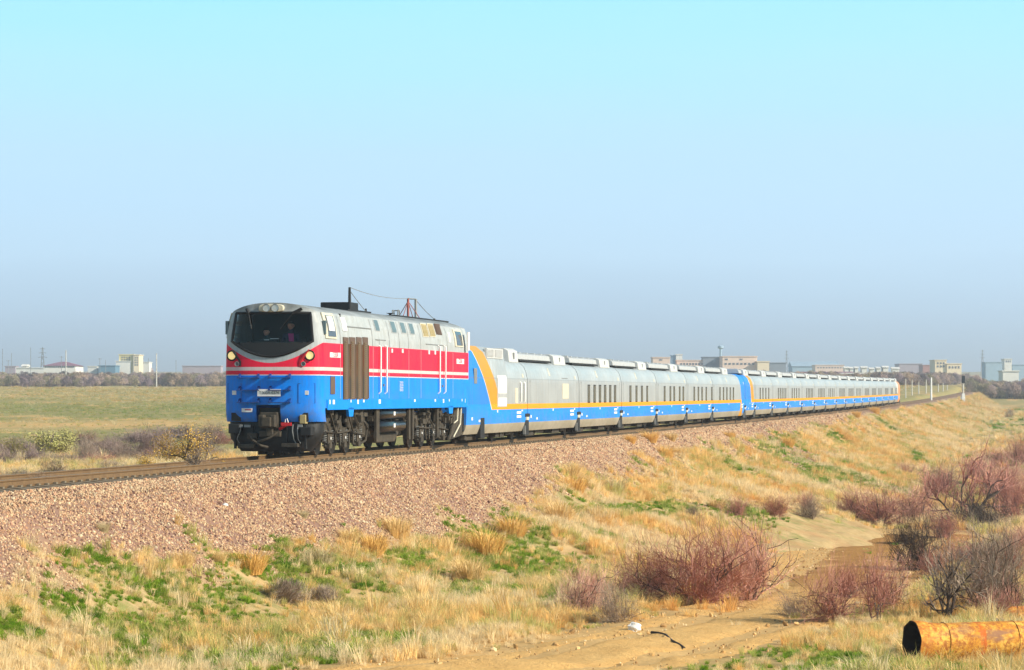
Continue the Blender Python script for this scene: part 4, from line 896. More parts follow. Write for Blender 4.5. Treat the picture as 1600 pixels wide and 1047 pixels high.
PZ = ground_z(PX, PY) + .06 - .13 * ruts + (fbm(PX / .5, PY / .5, 83, 3) - .5) * .07 - .07 * (np.abs(kk)[None, :] ** 4) + .0 * PX
grid_mesh('dirt_path', PX, PY, PZ, M['path'], {'rut': ruts, 'ochre': np.clip((tpar - 6.7) / 1.2, 0, 1)[:, None] * np.clip((kk[None, :] + .55 + (fbm(PX / .8, PY / 1.6, 85, 4) - .5) * .9) / .3, 0, 1)})

# ---- track
M['rail'] = mat('rusty_rail_steel', (.24, .145, .06), .6, .3, .35, 6, tint=(.15, .085, .04)); M['railtop'] = mat('worn_rail_head', (.34, .27, .20), .35, .7, .2, 8)
M['sleeper'] = mat('dusty_concrete_sleeper', (.22, .175, .12), .85, 0, .35, 5, .15)
track = bpy.data.objects.new('railway_track', None); COL.objects.link(track); kind(track, 'structure')
prof = [(-.075, -.18), (.075, -.18), (.075, -.165), (.02, -.145), (.012, -.05), (.036, -.035), (.036, -.004), (.028, 0), (-.028, 0), (-.036, -.004), (-.036, -.035), (-.012, -.05), (-.02, -.145), (-.075, -.165)]
for t0 in (-.76, .76):
    q = MB(); st_ = list(np.arange(-98, 60, 8)) + list(np.arange(60, 690, 15)); k = len(prof)
    for s in st_:
        for a, z in prof: q.v.append(W(s, t0 + a, z + float(zt(s))))
    for i in range(len(st_) - 1):
        for j in range(k): q.f.append((i * k + j, i * k + (j + 1) % k, (i + 1) * k + (j + 1) % k, (i + 1) * k + j)); q.mi.append(1 if j == 7 else 0)
    q.obj('rail', [M['rail'], M['railtop']], track)
sl = MB(); sl.prism([(-1.35, -.37), (1.35, -.37), (1.35, -.21), (1.0, -.17), (.4, -.185), (0, -.20), (-.4, -.185), (-1.0, -.17), (-1.35, -.21)], 'y', -.135, .135)
for a in (-.76, .76): sl.bx((a - .16, -.06, -.18), (a - .08, .06, -.13)); sl.bx((a + .08, -.06, -.18), (a + .16, .06, -.13))
slm = sl.mesh('sleeper', [M['sleeper']]); rest = MB()
for i in range(560):
    s = -86 + i * .56
    if i < 300:
        o = bpy.data.objects.new('sleeper', slm); COL.objects.link(o); o.parent = track; o.location = W(s, 0, float(zt(s)) + random.uniform(-.008, .008)); o.rotation_euler = (0, 0, -TH + random.uniform(-.01, .01))
    else:
        rest.box(W(s, 0, float(zt(s)) - .27), (2.7, .27, .18), rz=-TH)
kind(rest.obj('far_sleepers', M['sleeper'], track), 'stuff')

# ------------------------------------------------------------------ scatter by geometry nodes (stuff only)
def scatter(name, pos, rot, scl, idx, col, protos, parent=None):
    me = bpy.data.meshes.new(name); n = len(pos); me.vertices.add(n); me.vertices.foreach_set('co', np.asarray(pos, np.float32).ravel())
    a = me.attributes.new('rot', 'FLOAT_VECTOR', 'POINT'); a.data.foreach_set('vector', np.asarray(rot, np.float32).ravel())
    a = me.attributes.new('scl', 'FLOAT_VECTOR', 'POINT'); a.data.foreach_set('vector', np.asarray(scl, np.float32).ravel())
    a = me.attributes.new('idx', 'INT', 'POINT'); a.data.foreach_set('value', np.asarray(idx, np.int32))
    c4 = np.concatenate([np.asarray(col, np.float32), np.ones((n, 1), np.float32)], 1)
    a = me.attributes.new('col', 'FLOAT_COLOR', 'POINT'); a.data.foreach_set('color', c4.ravel())
    o = bpy.data.objects.new(name, me); COL.objects.link(o); kind(o, 'stuff')
    src = bpy.data.collections.new(name + '_sources')
    for i, p in enumerate(protos): src.objects.link(bpy.data.objects.new(f'{name}_source_{i:02d}', p))
    g = bpy.data.node_groups.new(name, 'GeometryNodeTree'); g.interface.new_socket('Geometry', in_out='INPUT', socket_type='NodeSocketGeometry'); g.interface.new_socket('Geometry', in_out='OUTPUT', socket_type='NodeSocketGeometry')
    gi = g.nodes.new('NodeGroupInput'); go = g.nodes.new('NodeGroupOutput'); ip = g.nodes.new('GeometryNodeInstanceOnPoints'); ci = g.nodes.new('GeometryNodeCollectionInfo')
    ci.inputs['Collection'].default_value = src; ci.inputs['Separate Children'].default_value = True; ci.inputs['Reset Children'].default_value = True
    ip.inputs['Pick Instance'].default_value = True
    def na(nm, t):
        x = g.nodes.new('GeometryNodeInputNamedAttribute'); x.data_type = t; x.inputs['Name'].default_value = nm; return x.outputs[0]
    e2r = g.nodes.new('FunctionNodeEulerToRotation'); g.links.new(na('rot', 'FLOAT_VECTOR'), e2r.inputs[0])
    g.links.new(gi.outputs[0], ip.inputs['Points']); g.links.new(ci.outputs[0], ip.inputs['Instance']); g.links.new(na('idx', 'INT'), ip.inputs['Instance Index'])
    g.links.new(e2r.outputs[0], ip.inputs['Rotation']); g.links.new(na('scl', 'FLOAT_VECTOR'), ip.inputs['Scale']); g.links.new(ip.outputs[0], go.inputs[0])
    md = o.modifiers.new('scatter', 'NODES'); md.node_group = g; return o
def inst_mat(name, rough=.9, trans=0.0, var=.25):
    n = NT(name); c = attr(n, 'col', 'INSTANCER').outputs['Color']; h = attr(n, 'tip').outputs['Fac']
    v = n.coords(); f = n.noise(v, 6, 3, .6, .3, .7)
    c2 = n.mix(n.math('MULTIPLY', f, var), c, n.mix(1.0, c, (.55, .5, .45), 'MULTIPLY'))
    n.out(c2, rough, 0, .15)
    if trans:
        tl = n.node('ShaderNodeBsdfTranslucent'); n.link(c2, tl.inputs[0]); mx = n.node('ShaderNodeMixShader'); mx.inputs[0].default_value = trans
        n.link(n.b.outputs[0], mx.inputs[1]); n.link(tl.outputs[0], mx.inputs[2]); n.link(mx.outputs[0], n.t.nodes['Material Output'].inputs['Surface'])
    return n.m
M['stone_i'] = inst_mat('crushed_stone', .9, 0, .5); M['blade_i'] = inst_mat('dry_grass_blades', .8, .4, .12); M['twig_i'] = inst_mat('woodland_twigs', .9, .1, .4)

# crushed stones on the bank
protos = []
for k in range(5):
    b = bmesh.new(); bmesh.ops.create_icosphere(b, subdivisions=1, radius=.5); rr = random.Random(k)
    for v in b.verts: v.co *= rr.uniform(.7, 1.15); v.co.z *= .75; v.co.x *= 1.15
    me = bpy.data.meshes.new('stone'); b.to_mesh(me); b.free(); me.materials.append(M['stone_i']); protos.append(me)
N = 520000
s = np.where(RNG.random(520000) < .8, RNG.uniform(-90, 75, 520000), RNG.uniform(75, 190, 520000)); t = RNG.uniform(1.5, 8.5, N); x, y, _ = W(s, t)
keep = (RNG.random(N) < gravel_amount(s, t) * np.interp(y, [50, 75, 130, 190, 300], [1, .95, .6, .45, .3])) & (np.abs(x / y) < .24); s, t, x, y = s[keep], t[keep], x[keep], y[keep]
z = surf_z(x, y); n_ = len(x); size = RNG.uniform(.026, .066, n_) * np.where(RNG.random(n_) < .03, 1.7, 1) * np.interp(y, [50, 130, 190, 300], [.95, 1.3, 1.7, 2.2])
pal = np.array([(.64, .41, .25), (.55, .31, .18), (.74, .54, .33), (.62, .44, .28), (.20, .11, .085), (.78, .65, .45), (.62, .36, .24)]); pc = pal[RNG.choice(7, n_, p=[.24, .16, .2, .11, .13, .09, .07])] * RNG.uniform(.74, 1.0, (n_, 1))
scatter('ballast_stones', np.stack([x, y, z + size * .12], 1), RNG.uniform(0, 6.28, (n_, 3)), np.repeat(size[:, None], 3, 1) * RNG.uniform(.7, 1.3, (n_, 3)), RNG.integers(0, 5, n_), pc, protos)
print('stones', n_)

pcx, pcy, _ = hit(1460, 1036)
def pipe_clear(x, y): return (np.abs(y - pcy - (x - pcx) * .3) < np.where(y < pcy, .75, .5)) & (x > pcx - 1.3) & (RNG.random(np.shape(x)) < .7)
# clods and pebbles on the sandy path and its bare edges
x, y = wedge_pts = (lambda d, a: (a * d, d))(np.sqrt(RNG.uniform(44 ** 2, 165 ** 2, 90000)), RNG.uniform(-.08, .198, 90000))
keep = RNG.random(90000) < np.maximum(np.clip(1.5 - path_dist(x, y), 0, .5) * .4, apron(x, y) * .3); x, y = x[keep], y[keep]; n_ = len(x)
size = RNG.uniform(.02, .07, n_) * np.where(RNG.random(n_) < .06, 2.4, 1); pc = np.array([(.60, .36, .14), (.74, .48, .21), (.40, .24, .10), (.80, .60, .34)])[RNG.integers(0, 4, n_)]
scatter('path_clods', np.stack([x, y, ground_z(x, y) + .03], 1), RNG.uniform(0, 6.28, (n_, 3)), np.repeat(size[:, None], 3, 1) * RNG.uniform(.6, 1.3, (n_, 3)), RNG.integers(0, 5, n_), pc, protos)
# grass tufts
def tuft(seed, n, h, spread, width, curl, mats):
    width *= .78; n = int(n * 1.35)
    r = random.Random(seed); q = MB()
    for i in range(n):
        a = r.uniform(0, 6.283); d = spread * .35 * math.sqrt(r.random()); bx_, by = math.cos(a) * d, math.sin(a) * d
        hh = h * r.uniform(.45, 1.0); a2 = a + r.uniform(-.9, .9); lean_ = spread * r.uniform(.15, 1.0); w = width * r.uniform(.6, 1.3)
        px_, py_ = -math.sin(a2 + r.uniform(-1, 1)), math.cos(a2 + r.uniform(-1, 1))
        m1 = (bx_ + math.cos(a2) * lean_ * .35, by + math.sin(a2) * lean_ * .35, hh * .6); tp = (bx_ + math.cos(a2) * lean_, by + math.sin(a2) * lean_, hh * (1 - curl * r.random()))
        q.add([(bx_ - px_ * w, by - py_ * w, -.03), (bx_ + px_ * w, by + py_ * w, -.03), (m1[0] + px_ * w * .7, m1[1] + py_ * w * .7, m1[2]), (m1[0] - px_ * w * .7, m1[1] - py_ * w * .7, m1[2]), tp], [(0, 1, 2, 3), (3, 2, 4)])
    return q.mesh('tuft', [mats], fix=False)
tp_straw = [tuft(i, 46, .55, .22, .006, .3, M['blade_i']) for i in range(4)]
tp_wide = [tuft(10 + i, 54, .40, .34, .006, .5, M['blade_i']) for i in range(3)]
tp_green = [tuft(20 + i, 50, .20, .22, .009, .4, M['blade_i']) for i in range(3)]
tp_low = [tuft(30 + i, 40, .24, .30, .006, .6, M['blade_i']) for i in range(2)]
allp = tp_straw + tp_wide + tp_green + tp_low                                       # 0-3, 4-6, 7-9, 10-11
def wedge(n, d0, d1, lim=.245):
    d = np.sqrt(RNG.uniform(d0 ** 2, d1 ** 2, n)); a = RNG.uniform(-lim, lim, n); return a * d, d
bands = [(40, 75, 60000, 1.0), (75, 120, 58000, 1.25), (120, 200, 38000, 1.8), (200, 420, 18000, 2.4), ('bank', 0, 170000, 1.0), (420, 680, 16000, 3.2), ('field', 0, 60000, 1.0)]
P_, R_, S_, I_, C_ = [], [], [], [], []
straw_pal = np.array([(.90, .62, .24), (.93, .69, .32), (.84, .51, .17), (.60, .55, .19), (.80, .42, .11), (.92, .75, .45), (.66, .48, .22)])
for d0, d1, n, k in bands:
    if d0 == 'bank':
        s = RNG.uniform(0, 1, n) ** 1.5 * 740 - 70; t = RNG.uniform(2.4, 17, n); x, y, _ = W(s, t); ok = (np.abs(x / y) < .24) & (bank_z(s, t) > ground_z(x, y) - .05); x, y = x[ok], y[ok]; n = len(x); s, t = ST(x, y); k = np.interp(y, [50, 100, 200, 400, 800], [.9, 1.1, 1.7, 2.6, 4.0])
    elif d0 == 'field': x, y = wedge(n, 225, 800); s, t = ST(x, y); ok = t < -14; x, y = x[ok], y[ok]; n = len(x); s, t = ST(x, y); k = np.interp(y, [225, 800], [1.1, 3.0])
    else: x, y = wedge(n, d0, d1); s, t = ST(x, y)
    g = gravel_amount(s, t); on_bank = (t > -13) & (t < 20) & (bank_z(s, t) > ground_z(x, y))
    dens = np.where(on_bank, np.clip(1 - g * 1.06, 0, 1) * np.clip((t - 2.5) / 1.0, 0, 1) * np.interp(s, [-60, 20, 60], [.55, .75, .9]), 1.0)
    dens = dens * np.clip((path_dist(x, y) - .92) / .5, .004, 1) * np.where((path_dist(x, y + 3.0) < 1.7) & (y < 62), .6, 1) * (1 - .93 * apron(x, y)) * np.clip(.72 + 3.4 * (fbm(x / 1.9, y / 2.4, 91, 4) - .46), 0.10, 1.15)
    dens = np.where(np.abs(t) < 2.6, 0, dens); dens = np.where((t < -2) & (y > 215), dens * (np.interp(y, [215, 240], [.3, 0]) if d0 != 'field' else 1.0), dens)
    dens = np.where(pipe_clear(x, y), 0, dens); kp = RNG.random(n) < dens; x, y = x[kp], y[kp]; s, t = s[kp], t[kp]; m = len(x); k = k[kp] if d0 in ('bank', 'field') else k
    gr = green_amount(x, y); is_g = (RNG.random(m) < np.clip(gr * 1.25, 0, .97)) & ~((t < 0) & (y > 150))
    tone = fbm(x / 5, y / 6, 95, 3); ci = np.clip(((tone - .28) / .44 * 6 + RNG.normal(0, 1.1, m)), 0, 6).astype(int)
    ordr = np.array([5, 5, 1, 3, 0, 1, 2]); c = straw_pal[ordr[ci]] * RNG.uniform(.82, 1.12, (m, 1))
    gc = np.array([(.18, .33, .02), (.28, .40, .04), (.44, .48, .11)])[RNG.integers(0, 3, m)] * RNG.uniform(.8, 1.2, (m, 1))
    low = (RNG.random(m) < .46) | (d0 == 'field')
    if d0 == 'field':
        lu = np.interp(y + x * .15 + (fbm(x / 25, y / 60, 79, 3) - .5) * 160, [0, 215, 235, 300, 318, 345, 360, 420, 480, 560, 900], [.2, .5, 1, 1, .35, .1, .8, 1, .7, .3, .1])[:, None] * RNG.uniform(.4, 1, (m, 1)); c = c * (1 - lu) + np.array([(.30, .40, .10)]) * lu; c = c * .85
    idx = np.where(is_g, RNG.integers(7, 10, m), np.where(low, RNG.integers(10, 12, m), np.where(RNG.random(m) < .36, RNG.integers(0, 4, m), RNG.integers(4, 7, m))))
    sc = k * RNG.uniform(.55, 1.15, m) * np.where(RNG.random(m) < .06, 1.5, 1) * np.clip(.6 + .9 * fbm(x / 3, y / 3, 97, 2), .6, 1.3)
    on = (t > -13) & (t < 20) & (bank_z(s, t) > ground_z(x, y)); sc = np.where(on, sc * .8, sc); sc = np.where((y < 62) & (path_dist(x, y + 3.0) < 1.9), sc * .55, sc)
    z = surf_z(x, y)
    P_.append(np.stack([x, y, z], 1)); R_.append(np.stack([RNG.normal(0, .12, m), RNG.normal(0, .12, m), RNG.uniform(0, 6.28, m)], 1)); S_.append(np.stack([sc, sc, sc * RNG.uniform(.7, 1.1, m) / k ** .35], 1)); I_.append(idx); C_.append(np.where(is_g[:, None], gc, c))
scatter('grass', np.concatenate(P_), np.concatenate(R_), np.concatenate(S_), np.concatenate(I_), np.concatenate(C_), allp)
print('tufts', sum(len(i) for i in I_))
# ------------------------------------------------------------------ bare shrubs, each a thing
def wood(name, c1, c2): 
    n = NT(name); v = n.coords(); f = n.noise(v, 2.5, 4, .7, .3, .7); h = n.xyz(v)[2]
    return n.out(n.mix(f, c1, c2), .85, 0, .2)
M['w_red'] = wood('reddish_twigs', (.36, .14, .11), (.60, .31, .235)); M['w_pink'] = wood('pinkish_twigs', (.56, .27, .21), (.74, .46, .36))
M['w_grey'] = wood('grey_brown_twigs', (.24, .175, .13), (.48, .37, .28)); M['w_dark'] = wood('dark_bark', (.055, .04, .035), (.13, .10, .08))
M['w_leafy'] = wood('yellow_green_leaves', (.34, .33, .09), (.48, .45, .17)); M['w_amber'] = wood('amber_leaves', (.50, .28, .04), (.66, .44, .10)); M['w_mauve'] = wood('mauve_grey_twigs', (.24, .165, .15), (.40, .30, .27))
def ribbon(q, pts, r0, r1, m=0, cross=True):
    n = len(pts)
    for side in ((0, 1) if cross else (0,)):
        o = len(q.v); 
        for i, p in enumerate(pts):
            r = r0 + (r1 - r0) * i / (n - 1); d = (Vector(pts[min(i + 1, n - 1)]) - Vector(pts[max(i - 1, 0)])).normalized()
            a = d.cross(Vector((0.3, .2, 1) if side == 0 else (1, .1, .2))); a = a.normalized() * r if a.length > 1e-4 else Vector((r, 0, 0))
            q.v.append(tuple(Vector(p) + a)); q.v.append(tuple(Vector(p) - a))
        for i in range(n - 1): q.f.append((o + 2 * i, o + 2 * i + 1, o + 2 * i + 3, o + 2 * i + 2)); q.mi.append(m)
def shrub_parts(seed, stems, h, spread, depth, kids, rad, wob=.25, up=.25, leafn=0, leafs=.05, trunky=False):
    """returns (stems MB, twigs MB, leaves MB)"""
    r = random.Random(seed); a_ = MB(); b_ = MB(); c_ = MB(); tips = []
    def grow(p, d, ln, rad_, lev):
        pts = [tuple(p)]; v = Vector(d); nseg = 4 if lev < 2 else 3
        for i in range(nseg):
            v = (v + Vector((r.gauss(0, wob), r.gauss(0, wob), r.gauss(0, wob) + up * .25))).normalized(); p = Vector(p) + v * ln / nseg; p.z = max(p.z, .03); pts.append(tuple(p))
        if lev == 0 and rad_ > .012 or lev == 1 and rad_ > .010: a_.tube(pts, [rad_ * (1 - .5 * i / nseg) for i in range(nseg + 1)], 5, caps=False)
        else: ribbon(b_, pts, rad_, rad_ * .5, cross=lev < 2)
        if lev >= depth: tips.append(pts); return
        for k in range(kids[min(lev, len(kids) - 1)]):
            t = r.uniform(.3, 1); i = min(int(t * nseg), nseg - 1); f = t * nseg - i; q0 = Vector(pts[i]).lerp(Vector(pts[i + 1]), f)
            nd = (v + Vector((r.gauss(0, .65), r.gauss(0, .65), r.gauss(.1, .45)))).normalized(); grow(q0, nd, ln * r.uniform(.45, .75), rad_ * .58, lev + 1)
    dirs = [r.uniform(0, 6.283) for _ in range(5)]
    for i in range(stems):
        a = r.choice(dirs) + r.gauss(0, .45); tilt = r.uniform(.1, 1) * spread / h; d0 = .12 * spread * r.random()
        grow((math.cos(a) * d0, math.sin(a) * d0, -.05), Vector((math.cos(a) * tilt, math.sin(a) * tilt, 1)).normalized(), h * r.uniform(.28, .82), rad * r.uniform(.7, 1.1), 0)
    for pts in tips:
        for k in range(leafn):
            p = Vector(pts[r.randrange(len(pts))]) + Vector((r.gauss(0, .08), r.gauss(0, .08), r.gauss(0, .06))); u = Vector((r.gauss(0, 1), r.gauss(0, 1), r.gauss(0, 1))).normalized() * leafs; w = u.orthogonal().normalized() * leafs * .5
            c_.add([p - u, p + w, p + u, p - w], [(0, 1, 2, 3)])
    return a_, b_, c_
VAR = {}
def variant(key, twig, stem, leaf=None, **kw):
    a, b, c = shrub_parts(**kw)
    if not a.v:
        a, x, _ = shrub_parts(seed=kw['seed'] + 50, stems=9, h=1.0, spread=kw['spread'], depth=1, kids=(5,), rad=.0085, wob=.36)
        a.add(x.v, x.f)
    VAR[key] = [('stems', a.mesh('stems', [M['w_dark']], 60, False)), ('twigs', b.mesh('twigs', [M[twig]], fix=False))] + ([('foliage', c.mesh('foliage', [M[leaf]], fix=False))] if leaf else [])
variant('red', 'w_red', 'w_red', seed=1, stems=46, h=1.0, spread=.95, depth=2, kids=(9, 6), rad=.0062, wob=.36)
variant('red2', 'w_red', 'w_dark', seed=2, stems=50, h=1.0, spread=1.2, depth=2, kids=(9, 6), rad=.0062, wob=.36)
variant('pink', 'w_pink', 'w_red', seed=3, stems=44, h=1.0, spread=.9, depth=2, kids=(9, 6), rad=.006, wob=.36)
variant('grey', 'w_grey', 'w_dark', seed=4, stems=46, h=1.0, spread=1.2, depth=2, kids=(9, 6), rad=.006, wob=.36)
variant('tree', 'w_grey', 'w_dark', seed=6, stems=6, h=1.0, spread=.75, depth=3, kids=(7, 6, 5), rad=.022, wob=.3)
variant('tree2', 'w_red', 'w_dark', seed=8, stems=4, h=1.0, spread=.7, depth=3, kids=(7, 6, 5), rad=.02, wob=.3)
variant('leafy', 'w_grey', 'w_dark', 'w_leafy', seed=10, stems=14, h=1.0, spread=.85, depth=2, kids=(6, 4), rad=.02, leafn=8, leafs=.03)
variant('amber', 'w_grey', 'w_dark', 'w_amber', seed=11, stems=14, h=1.0, spread=.85, depth=2, kids=(6, 4), rad=.02, leafn=6, leafs=.028)
variant('mauve', 'w_mauve', 'w_dark', seed=12, stems=40, h=1.0, spread=1.1, depth=2, kids=(9, 6), rad=.009)
tm = MB(); r_ = random.Random(5)                                                    # rounded mound of fine wiry stems
for i in range(900):
    a = r_.uniform(0, 6.283); e = r_.uniform(.05, 1.5); d = Vector((math.cos(a) * math.cos(e), math.sin(a) * math.cos(e), math.sin(e) * .8)); n0 = d.orthogonal().normalized() * .12
    ribbon(tm, [tuple(d * .15), tuple(d * .6 + n0 * r_.gauss(0, 1)), tuple(d * r_.uniform(.8, 1.0) + n0 * r_.gauss(0, 1.5))], .006, .004, cross=False)
VAR['wiry'] = [('stems', tm.mesh('stems', [M['w_grey']], fix=False))]
variant('dark', 'w_dark', 'w_dark', seed=14, stems=40, h=1.0, spread=1.2, depth=2, kids=(9, 6), rad=.007, wob=.36)
def shrub(key, u, v, hpx, wpx, label, group=None, name='bare_shrub', cat='shrub', rz=None):
    """a plant rooted where the photo shows its foot, sized in photo pixels"""
    x, y, z = hit(u, v); h = hpx / px_m(y); w = wpx / px_m(y)
    o = thing(name, label, cat, (x, y, z - .03), random.uniform(0, 6.28) if rz is None else rz, group)
    base = VAR[key]; vs = base[1][1] if len(base) > 1 else base[0][1]
    co = np.empty(len(vs.vertices) * 3, np.float32); vs.vertices.foreach_get('co', co); co = co.reshape(-1, 3)
    hh = np.percentile(co[:, 2], 99); ww = np.percentile(np.hypot(co[:, 0], co[:, 1]), 97) * 2
    o.scale = (w / ww, w / ww, h / hh)
    for nm, me in base: c = bpy.data.objects.new(nm, me); COL.objects.link(c); c.parent = o
    return o
G1 = 'bare reddish shrubs below the railway bank'
SH = [('red', 1090, 946, 130, 230, 'largest dense crimson-brown bare shrub beside the sandy path'), ('red2', 1020, 940, 95, 150, 'dark red bare shrub joined to the near end of the largest shrub'),
      ('pink', 1165, 938, 122, 170, 'pinkish bare shrub leaning over the bend of the sandy path'), ('pink', 920, 966, 82, 130, 'pale pink low shrub above the white stone'),
      ('grey', 965, 972, 60, 90, 'grey wiry shrub spreading just behind the white stone'), ('red2', 905, 930, 46, 60, 'small russet shrub on the grassy slope before the big crimson shrubs'),
      ('red', 1300, 972, 92, 150, 'dark reddish shrub in the fork between path and pipe'), ('pink', 1388, 962, 96, 120, 'bright red-stemmed shrub in front of the damp path'),
      ('tree', 1480, 972, 165, 180, 'tall dark thorny shrub with crooked trunks above the rusty pipe'), ('grey', 1560, 962, 135, 190, 'broad grey tangled shrub above the pipe, beside the thorny shrub'),
      ('dark', 1430, 892, 96, 110, 'black tangled shrub darkening the end of the damp path'), ('tree2', 1372, 975, 110, 90, 'thin bare sapling with a few crooked stems beside the pipe mouth'),  # black shrub enlarged to stand in for the dark hollow at the path end
      ('red', 1150, 806, 34, 60, 'low red shrub at the foot of the bank, first of its row'), ('red', 1210, 808, 38, 80, 'low red shrub at the foot of the bank, second of its row'),
      ('grey', 1270, 812, 34, 70, 'low grey-red shrub at the foot of the bank, third of its row'), ('red2', 1335, 812, 50, 90, 'rounded red shrub at the foot of the bank above the damp path'),
      ('red', 1375, 820, 64, 130, 'dense dark red shrub just behind the crest of the damp path'), ('pink', 1435, 815, 60, 120, 'pale red shrub between the damp path and the tall tree'),
      ('tree2', 1500, 822, 122, 160, 'taller bare tree with dark forked trunk on the low ground'), ('dark', 1525, 826, 66, 150, 'dense dark grey shrub round the foot of the forked tree'),
      ('red2', 1590, 815, 90, 110, 'red-brown shrub at the edge of the view beyond the forked tree'), ('red', 1592, 728, 52, 60, 'rusty red shrub by the sandy track below the signal'),
      ('red2', 1420, 745, 26, 60, 'small russet shrub halfway down the far grassy bank'), ('grey', 1580, 652, 14, 22, 'lone dark shrub on the green field by the signal'),
      ('pink', 1260, 795, 28, 40, 'faint pink twiggy shrub on the grassy bank foot'), ('grey', 1585, 900, 60, 90, 'grey twiggy shrub above the broken bank of the pipe'),
      ('dark', 1408, 852, 34, 56, 'small black shrub added to darken the crest of the damp path'), ('red2', 1320, 935, 60, 80, 'low russet shrub on the shoulder of the damp path'),  # small black shrub put in to deepen the same dark hollow
      ('pink', 1560, 780, 70, 130, 'pale pinkish thicket shrub behind the dark foot of the forked tree'), ('red', 1470, 780, 50, 90, 'reddish shrub just behind the forked tree'), ('grey', 1540, 900, 60, 120, 'grey straggly shrub between the forked tree and the thorny shrub'), ('pink', 1590, 870, 50, 80, 'pink shrub at the edge of the view above the broken bank'), ('red2', 1465, 905, 50, 90, 'russet low shrub just past the black tangled shrub'), ('grey', 1085, 812, 22, 50, 'low brown scrub near the long green strip of grass'), ('red', 980, 935, 60, 90, 'rust-brown shrub filling the gap between the pink and crimson shrubs'), ('grey', 1250, 965, 40, 90, 'dark wiry scrub before the fork of the path')]
rt = random.Random(33); NT2 = ('first second third fourth fifth sixth seventh eighth ninth tenth eleventh twelfth thirteenth fourteenth').split()
for i in range(14):
    v = 975 - i * 19 + rt.uniform(-6, 6); u = rt.uniform(1500, 1605) if v > 850 else rt.uniform(1430, 1605); kq = rt.choice(('red2', 'dark', 'red', 'grey', 'red2'))
    SH.append((kq, u, v, rt.uniform(44, 80) * (.55 + .45 * (v - 700) / 275), rt.uniform(90, 150) * (.6 + .4 * (v - 700) / 275), f"{dict(red2='dark russet', dark='blackish', red='crimson-brown', grey='grey-brown')[kq]} shrub of the dense thicket behind the pipe, {NT2[i]} going up from it"))
for k, u, v, h, w, lb in SH: shrub(k, u, v, h, w, lb, G1)
for u, v, h, w, lb in ((445, 942, 40, 105, 'rounded grey tumbleweed mound below the gravel, first of two'), (505, 948, 36, 90, 'rounded grey tumbleweed mound below the gravel, beside the larger one'), (1560, 1000, 36, 60, 'grey-green wormwood tuft in front of the rusty pipe'), (1492, 1004, 26, 40, 'small grey wormwood tuft against the middle of the pipe')):
    shrub('wiry', u, v, h, w, lb, 'rounded wiry grey bushes', 'wiry_bush', 'bush')
G2 = 'shrubs in the hollow beyond the track'; G3 = 'brown thicket beyond the track'
LF = [('leafy', 76, 716, 40, 66, 'yellow-green leafy shrub, brightest in the hollow beyond the rails'), ('leafy', 28, 722, 36, 44, 'smaller yellow-green shrub near the edge of the hollow'), ('leafy', 105, 705, 34, 40, 'olive shrub leaning beside the brightest yellow-green one'),
      ('mauve', 50, 726, 30, 44, 'dark mauve bare shrub between the two yellow-green shrubs'), ('mauve', 5, 728, 30, 40, 'dark bare shrub at the very edge of the hollow'), ('grey', 130, 722, 36, 60, 'brown bare shrub right of the olive shrub'),
      ('mauve', 168, 720, 40, 60, 'mauve bare shrub standing high in the middle of the hollow'), ('grey', 195, 725, 32, 60, 'low dark brown shrub below the mauve one'), ('mauve', 232, 712, 42, 50, 'mauve shrub beside the sandy scar'),
      ('amber', 264, 726, 50, 56, 'amber leafy shrub, first of three close to the locomotive'), ('amber', 300, 728, 58, 70, 'large amber shrub closest to the locomotive nose'), ('amber', 232, 735, 24, 40, 'small low amber shrub by the far rail'),
      ('tree', 306, 736, 52, 44, 'thin dark bare tree among the amber shrubs'), ('mauve', 248, 700, 34, 44, 'mauve bare shrub rising behind the amber shrubs'), ('grey', 325, 705, 44, 50, 'brown shrub behind the locomotive nose'), ('grey', 90, 745, 22, 90, 'low grey scrub just over the far rail'), ('grey', 30, 752, 22, 90, 'low grey scrub over the far rail at the edge of the view'), ('grey', 170, 738, 20, 90, 'low grey scrub over the far rail below the mauve shrub'),
      ('mauve', 340, 690, 26, 40, 'small mauve shrub peeping past the locomotive side')]
LF = [(k, u, v, h * 1.0, w * 1.15, lb) for k, u, v, h, w, lb in LF]
rz_ = random.Random(21); NTH = ('twenty-sixth twenty-fifth twenty-fourth twenty-third twenty-second twenty-first twentieth nineteenth eighteenth seventeenth sixteenth fifteenth fourteenth thirteenth twelfth eleventh tenth ninth eighth seventh sixth fifth fourth third second first').split(); TINT = {'mauve': 'mauve', 'red2': 'russet', 'pink': 'pinkish', 'amber': 'amber', 'grey': 'grey-brown'}
for i in range(26):
    u = 3 + i * 13.2 + rz_.uniform(-5, 5); kq = rz_.choice(('mauve', 'grey', 'mauve', 'red2', 'grey', 'mauve')); LF.append((kq, u, 745 - u * .075 - rz_.choice((8, 18, 28, 38)) + rz_.uniform(-5, 5), rz_.uniform(13, 22), rz_.uniform(65, 120), f'{TINT[kq]} shrub of the thicket beyond the rails, {NTH[i]} counted from the locomotive'))
for k, u, v, h, w, lb in LF: shrub(k, u, v, h, w, lb, G3 if 'thicket' in lb else G2, 'leafy_shrub' if k in ('leafy', 'amber') else ('bare_tree' if k == 'tree' else 'bare_shrub'), 'tree' if k == 'tree' else 'shrub')

